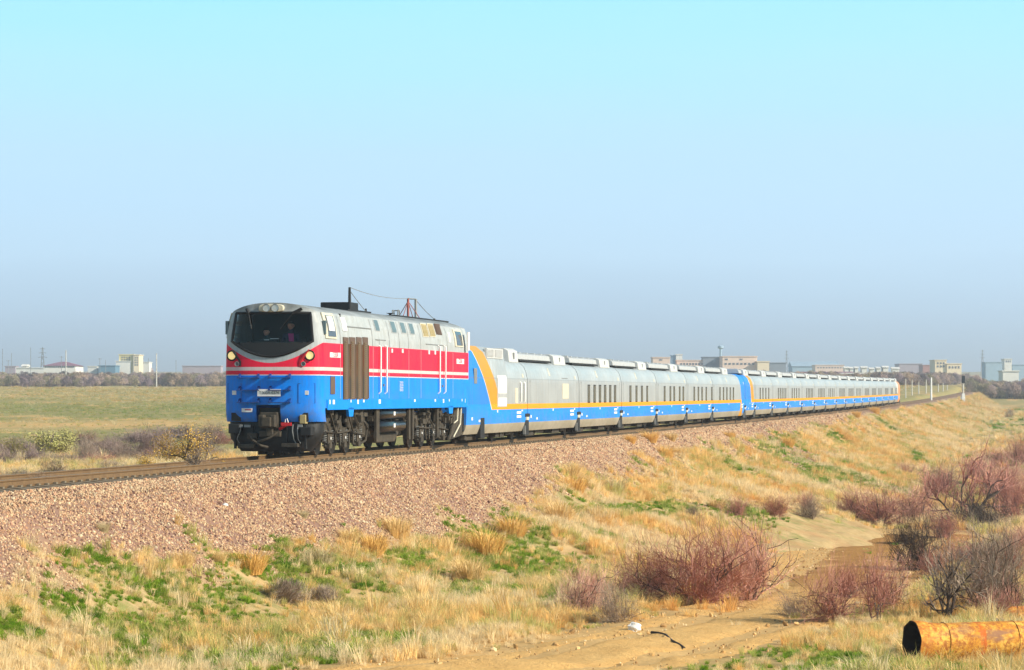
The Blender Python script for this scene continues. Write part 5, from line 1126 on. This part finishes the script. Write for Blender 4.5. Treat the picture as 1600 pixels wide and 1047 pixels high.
# single straw tufts standing out on the gravel
M['tuft_s'] = wood('straw_tuft', (.66, .45, .17), (.84, .62, .31)); M['tuft_o'] = wood('orange_tuft', (.70, .40, .10), (.82, .55, .19)); M['tuft_g'] = wood('grey_tuft', (.46, .38, .20), (.66, .54, .32))
tv = {k: [tuft(60 + i + 7 * j, 420, .60, .30, .0028, .35, M['tuft_' + k]) for i in range(2)] for j, k in enumerate('sog')}
TU = [('s', 285, 885, 34, 'straw tuft on the gravel foot near the rounded wiry bushes'), ('o', 390, 893, 50, 'big orange straw tuft at the lower edge of the gravel'), ('s', 340, 880, 26, 'small straw tuft beside the big orange tuft'), ('g', 500, 885, 40, 'straw tuft casting a long shadow on the gravel'),
      ('g', 472, 808, 18, 'small green-grey tuft high on the bare gravel'), ('s', 620, 838, 42, 'tall straw tuft standing in the gravel below the locomotive'), ('s', 545, 850, 30, 'straw tuft between the shadowed tuft and the tall tuft'), ('o', 585, 862, 40, 'orange straw tuft at the gravel edge beside the tall tuft'),
      ('o', 760, 868, 56, 'golden tuft with dark shadow at the gravel edge under the generator car'), ('o', 800, 838, 44, 'golden tuft higher up beside the gravel edge'), ('s', 735, 905, 46, 'straw tuft below the golden tufts by the green strip'), ('o', 895, 770, 40, 'golden tuft where gravel gives way to grass'),
      ('o', 985, 692, 18, 'small golden tuft at the ballast edge under the coaches'), ('o', 1016, 690, 24, 'larger golden tuft at the ballast edge under the coaches'), ('s', 1048, 688, 18, 'straw tuft at the ballast edge next to the golden one'), ('o', 1140, 685, 16, 'dark gold tuft under the blue-ended coach'),
      ('o', 1040, 715, 26, 'golden tuft on the upper slope below the coaches'), ('s', 1062, 712, 20, 'pale tuft beside the golden slope tuft'), ('s', 890, 745, 30, 'pale straw tuft on the slope below the first window coach'), ('g', 960, 770, 30, 'grey tuft above the green grass patch'), ('o', 1230, 698, 22, 'golden tuft on the far slope under the second rake'), ('o', 1338, 652, 14, 'rusty tuft on the crest near the tail of the train'), ('o', 1368, 646, 14, 'rusty tuft on the crest closest to the tail of the train'),
      ('s', 875, 815, 44, 'dry tuft above the russet grass hollow'), ('o', 940, 828, 30, 'dark orange low tuft in the grassy hollow'), ('g', 160, 832, 22, 'small dark tuft alone in the gravel'), ('s', 1120, 795, 24, 'pale tuft beside the green grass patch')]
for i, (k, u, v, h, lb) in enumerate(TU):
    x, y, z = hit(u, v); hh = h / px_m(y); o = bpy.data.objects.new('grass_tuft', tv[k][i % 2]); COL.objects.link(o); o.location = (x, y, z - .04); o.rotation_euler = (0, 0, random.uniform(0, 6)); sc = hh / .58; o.scale = (sc * 2.1, sc * 2.1, sc); tag(o, lb, 'grass tuft', 'single tufts on the bank')

# ------------------------------------------------------------------ rusty pipe and odd things on the ground
def rust_mat():
    n = NT('peeling_yellow_rusty_pipe'); v = n.coords(); f = n.noise(v, 3.2, 7, .72, .46, .54); f2 = n.noise(v, 11, 6, .75, .44, .58); f3 = n.noise(n.scale(v, (.7, 2, 2)), 1.3, 4, .6, .56, .66)
    c = n.mix(f, (.62, .28, .035), (.82, .46, .085)); c = n.mix(n.math('MULTIPLY', f2, .9), c, (.36, .115, .028)); c = n.mix(n.math('MULTIPLY', f3, .9), c, (.30, .15, .085))
    x = n.xyz(v)[0]; xw = n.math('ADD', x, n.math('MULTIPLY', n.noise(v, 6, 4, .7), .22)); band = n.math('MULTIPLY', n.gt(xw, 1.32), n.math('LESS_THAN', xw, 1.44)); c = n.mix(n.math('MULTIPLY', band, n.noise(v, 5, 3, .6, .38, .60)), c, (.62, .13, .02))
    edge = n.math('MULTIPLY', n.rng(x, .45, .05), n.noise(n.scale(v, (1, 3, 3)), 5, 4, .7, .35, .6)); c = n.mix(n.math('MULTIPLY', edge, .75), c, (.50, .15, .025))
    n.bump(n.noise(v, 14, 5, .75), .5, .02); return n.out(c, .8, 0, .25)
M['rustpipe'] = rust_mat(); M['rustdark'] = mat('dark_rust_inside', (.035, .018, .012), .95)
px_, py_, pz_ = hit(1425, 1036); sc_ = px_m(py_); r1 = 34 / sc_; r0 = 29 / sc_
PIPE = thing('rusty_pipe', 'peeling yellow rusty pipe with flared open mouth lying in the grass', 'pipe', (px_, py_, pz_ + r1 - .02), R(17))
def revolve(prof, n, name, m, parent, sm=40):
    q = MB(); k = len(prof)
    for a in range(n):
        t = 2 * math.pi * a / n
        for x, r in prof: wob = 1 + .010 * math.sin(3 * t + 2 * x) + .007 * math.sin(5 * t - 4 * x) + .006 * math.sin(11 * t) * math.exp(-x * 6); q.v.append((x + .008 * math.sin(7 * t) * math.exp(-x * 20), math.cos(t) * r * wob, math.sin(t) * r * wob))
    for a in range(n):
        b = (a + 1) % n
        for i in range(k - 1): q.f.append((a * k + i, b * k + i, b * k + i + 1, a * k + i + 1)); q.mi.append(0)
    return q.obj(name, m, parent, sm, fix=False)
revolve([(0, r1), (.06, r1), (.16, r1 * .985), (.32, r0 * 1.06), (.55, r0 * 1.0), (.8, r0)] + [(.8 + .25 * i, r0) for i in range(1, 16)], 40, 'barrel', M['rustpipe'], PIPE)
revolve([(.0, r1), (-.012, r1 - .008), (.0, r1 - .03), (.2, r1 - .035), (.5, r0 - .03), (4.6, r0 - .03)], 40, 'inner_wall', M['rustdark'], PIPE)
for xs in (.62, 2.0): MB().tube([(xs, (r0 + .002) * math.cos(a), (r0 + .002) * math.sin(a)) for a in [2 * math.pi * i / 32 for i in range(33)]], .012, 5).obj('weld_seam', M['rustpipe'], PIPE, 60)
MB().disc((4.55, 0, 0), r0 - .02, .03, 'x', 24).obj('far_closure', M['rustdark'], PIPE)
x, y, z = hit(1575, 978); q = MB(); k = px_m(y); rr = random.Random(9)
top = [(-.55, .02), (-.42, .12), (-.2, .2), (-.05, .26), (.1, .30), (.5, .30), (.9, .33), (1.4, .30), (1.4, -.1), (-.5, -.1)]
q.prism([(a * 55 / k * 1.0, b * 95 / k) for a, b in top], 'y', -.15, .5); sh = q.obj('rusty_sheet', M['rustpipe'], None, bevel=.02); sh.location = (x, y, z); sh.rotation_euler = (R(-18), 0, R(8)); tag(sh, 'broken yellow rusty metal slab lying behind the pipe', 'scrap metal')
M['chalk'] = mat('white_chalky_stone', (.74, .73, .70), .8, 0, .15, 8, .2)
def stone(u, v, wpx, hpx, label, m, seed, name='white_stone'):
    x, y, z = hit(u, v); b = bmesh.new(); bmesh.ops.create_icosphere(b, subdivisions=3, radius=1); k = px_m(y); rr = random.Random(seed); ph = [rr.uniform(0, 6) for _ in range(6)]
    for q in b.verts:
        c = q.co; d = 1 + .14 * math.sin(3 * c.x + ph[0]) * math.cos(4 * c.y + ph[1]) + .1 * math.sin(7 * c.z + ph[2] + 3 * c.x) + .05 * math.sin(13 * c.y + ph[3])
        q.co = Vector((c.x * d * wpx / k / 2, c.y * d * wpx / k / 2.6, c.z * d * hpx / k / 2 + hpx / k * .35))
    me = bpy.data.meshes.new(name); b.to_mesh(me); b.free(); me.materials.append(m); o = bpy.data.objects.new(name, me); COL.objects.link(o); o.location = (x, y, z); o.rotation_euler = (0, 0, .3); return tag(o, label, 'stone')
stone(991, 988, 20, 17, 'white stone lying at the foot of the grey wiry shrub', M['chalk'], 3)
stone(352, 793, 10, 6, 'small pale stone lying alone high on the gravel bank', M['chalk'], 4, 'pale_stone')
def at(u, v, dz=0.0): x, y, z = hit(u, v); return (x, y, z + dz)
q = MB(); p0 = at(1018, 1001); q.tube([tuple(Vector(at(u, v, .05)) - Vector(p0)) for u, v in ((1018, 993), (1030, 996), (1040, 997), (1050, 1006), (1060, 1011), (1070, 1017))], [.03, .028, .026, .026, .024, .015], 6)
st_o = q.obj('dead_branch', M['w_dark'], None, 60); st_o.location = p0; tag(st_o, 'crooked black branch lying across the sandy path', 'branch')
# ------------------------------------------------------------------ signals, posts, masts
M['post'] = mat('pale_concrete_post', (.62, .60, .54), .8, 0, .2, 2); M['sigblack'] = mat('black_signal_paint', (.012, .012, .012), .6); M['steel_far'] = mat('galvanised_steel', (.34, .35, .36), .5, .4, .2, 3)
def trackside(u, s_t, **k):                                                        # a point beside the track under a photo column
    return s_of(u, s_t)
s_ = s_of(1505, 4.0); bx0, by0, _ = W(s_, 4.0); bz0 = float(surf_z(bx0, by0)) - .2
zq = lambda v, y: CAMZ - (v - VH) / FPX * y
S = thing('railway_signal', 'white-based railway signal mast with black light head beyond the train', 'signal', (bx0, by0, bz0))
k = by0 / FPX
MB().tube([(0, 0, 0), (0, 0, zq(598, by0) - bz0)], 1.3 * k, 10).obj('mast', M['post'], S, 50)
q = MB(); h0, h1 = zq(598.5, by0) - bz0, zq(588, by0) - bz0; q.bx((-2.6 * k, -.3, h0), (2.6 * k, -.1, h1)); q.prism([(-2.6 * k, h1), (2.6 * k, h1), (1.6 * k, h1 + .15), (-1.6 * k, h1 + .15)], 'y', -.3, -.1); hd = q.obj('signal_head', M['sigblack'], S, bevel=.03)
for i in range(3):
    zz = h0 + (h1 - h0) * (i + .5) / 3; qq = MB(); qq.disc((0, -.33, zz), .12, .06, 'y', 12); qq.bx((-.14, -.5, zz + .12), (.14, -.3, zz + .14)); qq.obj('lens_hood', M['rubber'], hd)
q = MB(); zb0, zb1 = zq(631, by0) - bz0, zq(615, by0) - bz0; q.bx((-2.4 * k, -.4, -.2), (2.4 * k, .4, zb0 + (zb1 - zb0) * .6)); q.bx((-2.2 * k, -.3, 0), (2.2 * k, .3, zb1)); q.bx((-4.2 * k, -.2, zb0 + .9), (-2.4 * k, .2, zb0 + 1.5)); q.obj('relay_cabinet', M['white'], S, bevel=.03)
def pole(u, v0, v1, D, wpx, label, group, m='post', name='concrete_post', cat='post', arm=None):
    x = (u - 800) / FPX * D; g = float(surf_z(x, D)); z1 = zq(v0, D)
    o = thing(name, label, cat, (x, D, g - .1), 0, group); r = wpx / 2 * D / FPX
    MB().tube([(0, 0, 0), (0, 0, z1 - g)], [r * 1.1, r * .8], 7).obj('shaft', M[m], o, 50)
    if arm:
        q = MB(); w = arm * D / FPX
        q.bx((-w, -.05, z1 - g - .5), (w, .05, z1 - g - .38))
        for a in (-w * .9, w * .9): q.tube([(a, 0, z1 - g - .4), (a, 0, z1 - g - .1)], .05, 5)
        q.obj('crossarm', M[m], o)
    else: MB().tube([(0, 0, z1 - g), (0, 0, z1 - g + .12)], r * .95, 7).obj('cap', M[m], o)
    return o
gp = 'pale posts standing beside the line past the train'
pole(1455, 590, 630, 520, 3.0, 'tallest white post standing by the rails past the last coach', gp, 'white', 'white_mast', 'post')
for u, v0, v1, D, lb in ((1415, 592, 622, 560, 'pale post just past the orange tail coach'), (1425, 594, 620, 600, 'second pale post past the tail coach, thinner'), (1435.5, 597, 620, 640, 'third pale post past the tail coach'), (1447, 593, 616, 660, 'faint post just before the tallest white post'), (1466, 600, 615, 700, 'short pale post after the tallest white post'), (1473.5, 599, 615, 720, 'pale post midway between the white mast and signal'), (1480, 602, 615, 740, 'shorter pale post closest to the signal'), (1538.5, 611.5, 620, 790, 'short white marker post on the far side of the signal')): pole(u, v0, v1, D, 1.7, lb, gp)
ORD2 = ('first', 'second', 'third', 'fourth', 'fifth', 'sixth', 'seventh')
for i, (u, v) in enumerate(((1549, 618.5), (1555, 617), (1561, 617), (1567, 616), (1573, 615.5), (1580, 615), (1588, 612))): pole(u, v - 5, v, 812, 1.0, f'{ORD2[i]} little white fence post counted from the railway signal', 'little white fence posts', 'white', 'fence_post', 'post')
gl = 'tall thin poles on the plain beyond the field'
pole(103, 547.5, 605, 840, 1.9, 'tallest white pole at the edge of the field, by the purple-roofed building', gl, 'post', 'white_pole', 'pole'); pole(244.5, 552.5, 607, 835, 1.9, 'white pole at the edge of the field nearest to the locomotive', gl, 'post', 'white_pole', 'pole')
for u, v0, lb in ((13, 562, 'faint pole at the far edge of the plain'), (4, 545, 'very thin tall pole at the edge of the view'), (96, 556, 'thin pole just beside the tallest white pole'), (156, 559, 'thin pole before the blue shed'), (165, 563, 'second thin pole before the blue shed'), (208, 552, 'thin pole rising over the yellow block'), (275, 563, 'short faint pole between the white pole and the locomotive'), (18, 552, 'faint lattice-like pole beside the far pylon'), (48, 543, 'tall dark thin mast beside the pylon'), (232, 560, 'faint pole right of the yellow block')):
    pole(u, v0, 590, 1150, 1.0, lb, gl, 'steel_far', 'utility_pole', 'pole', arm=3 if u in (13, 96, 156) else None)
def pylon(u, v0, D, wpx, label):
    x = (u - 800) / FPX * D; g = float(ground_z(x, D)); h = zq(v0, D) - g; w = wpx * D / FPX
    o = thing('power_pylon', label, 'pylon', (x, D, g - .2)); q = MB(); rr = .16; lv = [0, .25, .45, .62, .76, .88, 1.0]; hw = [w * .5 * (1 - .9 * t) for t in lv]
    for i in range(6):
        for sx in (-1, 1):
            for sy in (-1, 1): q.tube([(sx * hw[i], sy * hw[i], h * lv[i]), (sx * hw[i + 1], sy * hw[i + 1], h * lv[i + 1])], rr, 4)
            q.tube([(sx * hw[i], -hw[i], h * lv[i]), (-sx * hw[i + 1], -hw[i + 1], h * lv[i + 1])], rr * .7, 4)
    q.obj('lattice', M['steel_far'], o); q = MB()
    for t, a in ((.72, 1.0), (.84, .8), (.95, .6)): q.tube([(-w * a * .9, 0, h * t), (0, 0, h * (t + .02)), (w * a * .9, 0, h * t)], rr, 4)
    q.obj('crossarms', M['steel_far'], o)
pylon(66.5, 542, 1300, 8, 'lattice power pylon beside the purple-roofed building'); pylon(1535, 546, 1900, 5, 'thin far pylon above the blue sheds'); pylon(1229, 547, 1800, 4, 'thin lattice mast behind the train between sheds')

# ------------------------------------------------------------------ buildings of the far town
def bmat(name, c, var=.12): return mat(name, c, .85, 0, var, .3)
BC = {k: bmat('wall_' + k, c) for k, c in dict(yellow=(.78, .66, .33), white=(.80, .78, .72), cream=(.88, .74, .52), pink=(.86, .66, .54), blue=(.12, .24, .34), paleblue=(.34, .47, .58), grey=(.26, .30, .35), purple=(.26, .12, .17), dark=(.10, .10, .11), redroof=(.42, .20, .16), lilac=(.40, .34, .38)).items()}  # paleblue lies close to the haze tint, distance haze put into the walls
M['bwin'] = glass_dark('far_window', (.10, .11, .13), .3)
def building(label, D, boxes, wins=(), name='building', cat='building', group=None):
    """boxes: (part, u0, u1, vtop, depth m, colour, kind); the lowest ones stand on the ground"""
    u0 = min(b[1] for b in boxes); u1 = max(b[2] for b in boxes); xc = ((u0 + u1) / 2 - 800) / FPX * D; g = float(ground_z(xc, D)) - 1.0
    o = thing(name, label, cat, (xc, D, g), 0, group)
    for bi, (part, a, b, vt, dep, c, kd) in enumerate(boxes):
        fy = -.7 * bi
        x0, x1 = (a - 800) / FPX * D - xc, (b - 800) / FPX * D - xc; z1 = zq(vt, D) - g
        q = MB()
        if kd == 'box': q.bx((x0, fy, 0), (x1, dep + fy * 1.3, z1)); w_ = q.obj(part, BC[c], o); MB().bx((x0 - .3, fy - .3, z1), (x1 + .3, dep + .3 + fy, z1 + .35)).obj('parapet', BC[c], w_)
        elif kd == 'up':                                                            # upper block resting on a lower one: vt = (top, bottom)
            pass
        elif kd == 'gable':
            zb = z1 - dep * .13; q.prism([(-.6, zb), (dep / 2, z1), (dep + .6, zb)], 'x', x0 - .5, x1 + .5); q.obj(part, BC[c], o)
            MB().bx((x0, 0, 0), (x1, dep, zb - .02)).obj('wall', BC['white'] if c in ('purple', 'redroof') else BC[c], o)
        elif kd == 'hip':
            zb = z1 - 1.9; q.add([(x0 - .6, -.6, zb), (x1 + .6, -.6, zb), (x1 + .6, dep + .6, zb), (x0 - .6, dep + .6, zb), (x0 + dep * .25, dep / 2, z1), (x1 - dep * .25, dep / 2, z1)], [(0, 1, 5, 4), (1, 2, 5), (2, 3, 4, 5), (3, 0, 4), (3, 2, 1, 0)]); q.obj(part, BC[c], o)
            MB().bx((x0, 0, 0), (x1, dep, zb - .02)).obj('wall', BC['white'], o)
    for a, b, va, vb, nx, nz in wins:
        x0, x1 = (a - 800) / FPX * D - xc, (b - 800) / FPX * D - xc; z1, z0 = zq(va, D) - g, zq(vb, D) - g
        fy = min([-.7 * bi for bi, bb in enumerate(boxes) if bb[1] - .5 <= (a + b) / 2 <= bb[2] + .5 and bb[3] <= (va + vb) / 2] or [0])
        for i in range(nx):
            for j in range(nz):
                cx_ = x0 + (x1 - x0) * (i + .5) / nx; cz_ = z0 + (z1 - z0) * (j + .5) / nz; w = (x1 - x0) / nx * .55; h = (z1 - z0) / nz * .6
                MB().bx((cx_ - w / 2, fy - .12, cz_ - h / 2), (cx_ + w / 2, fy + .05, cz_ + h / 2)).obj('window', M['bwin'], o)
    return o
building('stepped yellow block with white lower wing, tallest building on the plain', 1250, [('wall', 186, 209, 554.8, 22, 'yellow', 'box'), ('wing', 181.5, 205, 565, 6, 'white', 'box'), ('tower', 209.5, 218, 555.2, 14, 'cream', 'box')], [(189, 204, 556.5, 564, 4, 2), (210.5, 217, 557, 572, 2, 4)])
building('long white building under a purple hipped roof', 1200, [('roof', 68, 118, 564.8, 22, 'purple', 'hip')], [(70, 116, 572, 575, 14, 1)])
building('low blue shed beside the yellow block', 1230, [('wall', 154, 180, 572, 14, 'blue', 'box')]); building('low white shed between the purple-roofed building and the blue shed', 1240, [('wall', 137, 152, 573, 10, 'white', 'box')])
building('small white house at the edge of the plain', 1260, [('wall', 34, 41, 569, 8, 'white', 'gable')]); building('low pale wall-like building by the small white house', 1280, [('wall', 8, 24, 573, 8, 'lilac', 'box')]); building('low white roof right of the yellow block', 1290, [('wall', 219, 232, 566.5, 12, 'white', 'box')]); building('long pale low shed towards the locomotive', 1350, [('wall', 285, 345, 572.5, 10, 'lilac', 'box')])
building('low white strip of a building before the pylon', 1230, [('wall', 25, 68, 575.5, 8, 'white', 'box')])
building('pale pink block with one dark window, start of the factory', 1250, [('wall', 1020, 1047, 559, 16, 'pink', 'box')], [(1028, 1037, 560.5, 564, 1, 1)], 'factory', 'factory')
building('pale steel clutter tower beside the pink block', 1280, [('wall', 1049, 1056, 556, 6, 'paleblue', 'box'), ('wall', 1056, 1066, 554.5, 6, 'white', 'box')])
building('long low factory hall with a row of dark windows', 1260, [('wall', 1058, 1130, 563.5, 16, 'pink', 'box'), ('upper_hall', 1098, 1130, 558.6, 10, 'grey', 'box')], [(1062, 1128, 566, 571.5, 14, 1)], 'factory', 'factory')
building('tall beige factory block with two dark openings', 1240, [('wall', 1129, 1183, 557.5, 20, 'pink', 'box')], [(1131, 1139, 559.5, 563.5, 1, 1), (1154, 1162, 559.5, 563.5, 1, 1), (1131, 1180, 566, 571, 8, 1)], 'factory', 'factory')
building('cream annex at the end of the beige factory block', 1235, [('wall', 1183.5, 1202, 565.5, 14, 'cream', 'box')]); building('dark grey shed with white roof line past the cream annex', 1300, [('wall', 1203, 1228, 567.5, 14, 'grey', 'box'), ('roof_edge', 1200, 1231, 566.8, 1.5, 'white', 'box')][:1])
building('long pale blue hangar on the horizon', 1700, [('roof', 1238, 1312, 564.5, 24, 'paleblue', 'gable')]); building('low pale pink hall right of the hangar', 1500, [('wall', 1274, 1319, 571, 16, 'pink', 'box')], [(1276, 1316, 573, 576, 9, 1)])
ORD = ('first', 'second', 'third', 'fourth', 'fifth', 'sixth', 'seventh', 'eighth')
for i, (a, b, v) in enumerate(((1320, 1326, 572.5), (1328, 1333, 573), (1336, 1341, 572.5), (1347, 1355, 572), (1360, 1366, 574), (1370, 1376, 573), (1380, 1388, 571.5), (1395, 1405, 573.5))): building(f'{ORD[i]} small white house in the far row between the pink hall and the lilac sheds', 1480, [('wall', a, b, v, 7, 'white', 'gable')], (), 'house', 'house', 'small white houses on the far horizon')
building('long white-walled shed under a dull purple roof behind the last coaches', 1050, [('roof', 1252, 1335, 580.5, 16, 'purple', 'gable')]); building('white flat shed near the tail of the train', 1040, [('wall', 1303, 1357, 584, 10, 'white', 'box')])
building('cream high block standing in the woods near the signal', 1250, [('wall', 1461, 1479, 563.3, 16, 'cream', 'box'), ('wing', 1479.2, 1502, 569, 14, 'cream', 'box')], [(1463, 1477, 565, 575, 3, 2), (1481, 1500, 571, 577, 4, 1)])
building('blue shed by the thin far pylon', 1500, [('wall', 1540, 1566, 566.5, 12, 'paleblue', 'box')]); building('bright white tower block at the far right of town', 1520, [('wall', 1569.5, 1581, 561.5, 10, 'white', 'box')], [(1571, 1580, 562.5, 567, 3, 1)]); building('long pale blue shed running out of view', 1600, [('wall', 1582, 1640, 570.5, 20, 'paleblue', 'box')])
building('long low lilac sheds on the horizon right of the train tail', 1700, [('wall', 1405, 1441, 569, 20, 'lilac', 'box')]); building('reddish long building beside the cream block', 1600, [('wall', 1442, 1460, 571, 16, 'redroof', 'box')]); building('white flat-roofed shelter near the edge of the woods', 900, [('wall', 1567, 1592, 580.5, 8, 'white', 'box')])
x = (1126 - 800) / FPX * 1500; g = float(ground_z(x, 1500)); o = thing('water_tower', 'faint water tower with a flat dark tank over the factory', 'water tower', (x, 1500, g)); zt1 = zq(541, 1500) - g
MB().tube([(0, 0, 0), (0, 0, zt1 - 1)], [.8, .6], 10).obj('stem', BC['paleblue'], o, 50); MB().tube([(0, 0, zt1 - 1.6), (0, 0, zt1 - 1), (0, 0, zt1), (0, 0, zt1 + .4)], [.6, 1.6, 1.6, .9], 14).obj('tank', BC['paleblue'], o, 50)

# ------------------------------------------------------------------ bare woodland on the plain (one mass)
def crown(seed, n, flat):
    r = random.Random(seed); q = MB()
    for i in range(5): a = r.uniform(0, 6.28); ribbon(q, [(0, 0, -.1), (math.cos(a) * .1, math.sin(a) * .1, .3), (math.cos(a) * .3, math.sin(a) * .3, .7)], .02, .008)
    for i in range(n):
        a = r.uniform(0, 6.28); e = r.uniform(-.3, 1.5); d = r.uniform(.35, 1) ** .6; p = Vector((math.cos(a) * math.cos(e) * .5 * d, math.sin(a) * math.cos(e) * .5 * d, .45 + math.sin(e) * .52 * d))
        u = Vector((r.gauss(0, .6), r.gauss(0, .6), r.gauss(.5, .6))).normalized() * r.uniform(.05, .12); w = u.orthogonal().normalized() * r.uniform(.006, .02)
        q.add([p - u, p - u * .2 + w, p + u, p - u * .2 - w], [(0, 1, 2, 3)])
    return q.mesh('crown', [M['twig_i']], fix=False)
crs = [crown(i, 420, 1) for i in range(5)]
n_ = 20000; a = RNG.uniform(-.27, .27, n_); d = np.where(RNG.random(n_) < .75, RNG.uniform(815, 1060, n_), RNG.uniform(1060, 1330, n_)); x, y = a * d, d; s, t = ST(x, y)
kp = (np.abs(t) > 14) & ~((t > 0) & (y < 845)) & (fbm(x / 30, y / 60, 111, 3) > .36); 
d2 = RNG.uniform(760, 830, 700); a2 = RNG.uniform(.165, .215, 700); x = np.concatenate([x[kp], a2 * d2]); y = np.concatenate([y[kp], d2]); m = len(x)
tone = fbm(x / 6, y / 40, 115, 3); pal = np.array([(.22, .17, .17), (.36, .27, .24), (.44, .33, .24), (.34, .29, .17), (.28, .21, .23)])
ci = np.clip((tone - .25) / .5 * 5 + RNG.normal(0, .8, m), 0, 4).astype(int); h = RNG.uniform(1.8, 4.6, m) * (.75 + .5 * fbm(x / 20, y / 40, 119, 2)) * np.interp(y, [760, 830, 900], [.9, .9, 1.0])
scatter('far_woodland', np.stack([x, y, ground_z(x, y)], 1), np.stack([np.zeros(m), np.zeros(m), RNG.uniform(0, 6.28, m)], 1), np.stack([h * .95, h * .95, h], 1), RNG.integers(0, 5, m), pal[ci] * RNG.uniform(.8, 1.25, (m, 1)), crs)
# taller single trees over the wood
for u, v, D, hp, lb in ((231, 553, 1300, 24, 'round bare tree rising behind the yellow block'), (1380, 588, 780, 18, 'dark bare tree behind the tail of the train'), (1548, 600, 760, 20, 'greenish dark tree in front of the woods near the signal'), (1460, 596, 900, 18, 'grey tree below the cream block'), (150, 592, 880, 14, 'brown tree in the wood by the white pole'), (1525, 598, 800, 24, 'tall brown bare tree in the wood past the signal')):
    x = (u - 800) / FPX * D; g = float(ground_z(x, D)); h = hp * D / FPX * 1.4; o = thing('bare_tree', lb, 'tree', (x, D, g), 0, 'single trees over the far wood')
    for nm, me in VAR['tree']: c = bpy.data.objects.new(nm, me); COL.objects.link(c); c.parent = o
    cw = crs[0].copy(); cw.materials.clear(); cw.materials.append(M['w_mauve']); c = bpy.data.objects.new('crown', cw); COL.objects.link(c); c.parent = o
    o.scale = (h * .8, h * .8, h * .8)

# ------------------------------------------------------------------ haze over the plain
hz = MB().bx((-4200, -300, -9), (4200, 9300, 95)).obj('haze', [], None); kind(hz, 'stuff')
hm = bpy.data.materials.new('haze'); hm.use_nodes = True; ht = hm.node_tree; ht.nodes.clear(); ho = ht.nodes.new('ShaderNodeOutputMaterial'); hv = ht.nodes.new('ShaderNodeVolumePrincipled')
hv.inputs['Color'].default_value = (.82, .90, 1.0, 1); hv.inputs['Density'].default_value = HAZE; hv.inputs['Anisotropy'].default_value = .2; ht.links.new(hv.outputs[0], ho.inputs['Volume']); hz.data.materials.append(hm)
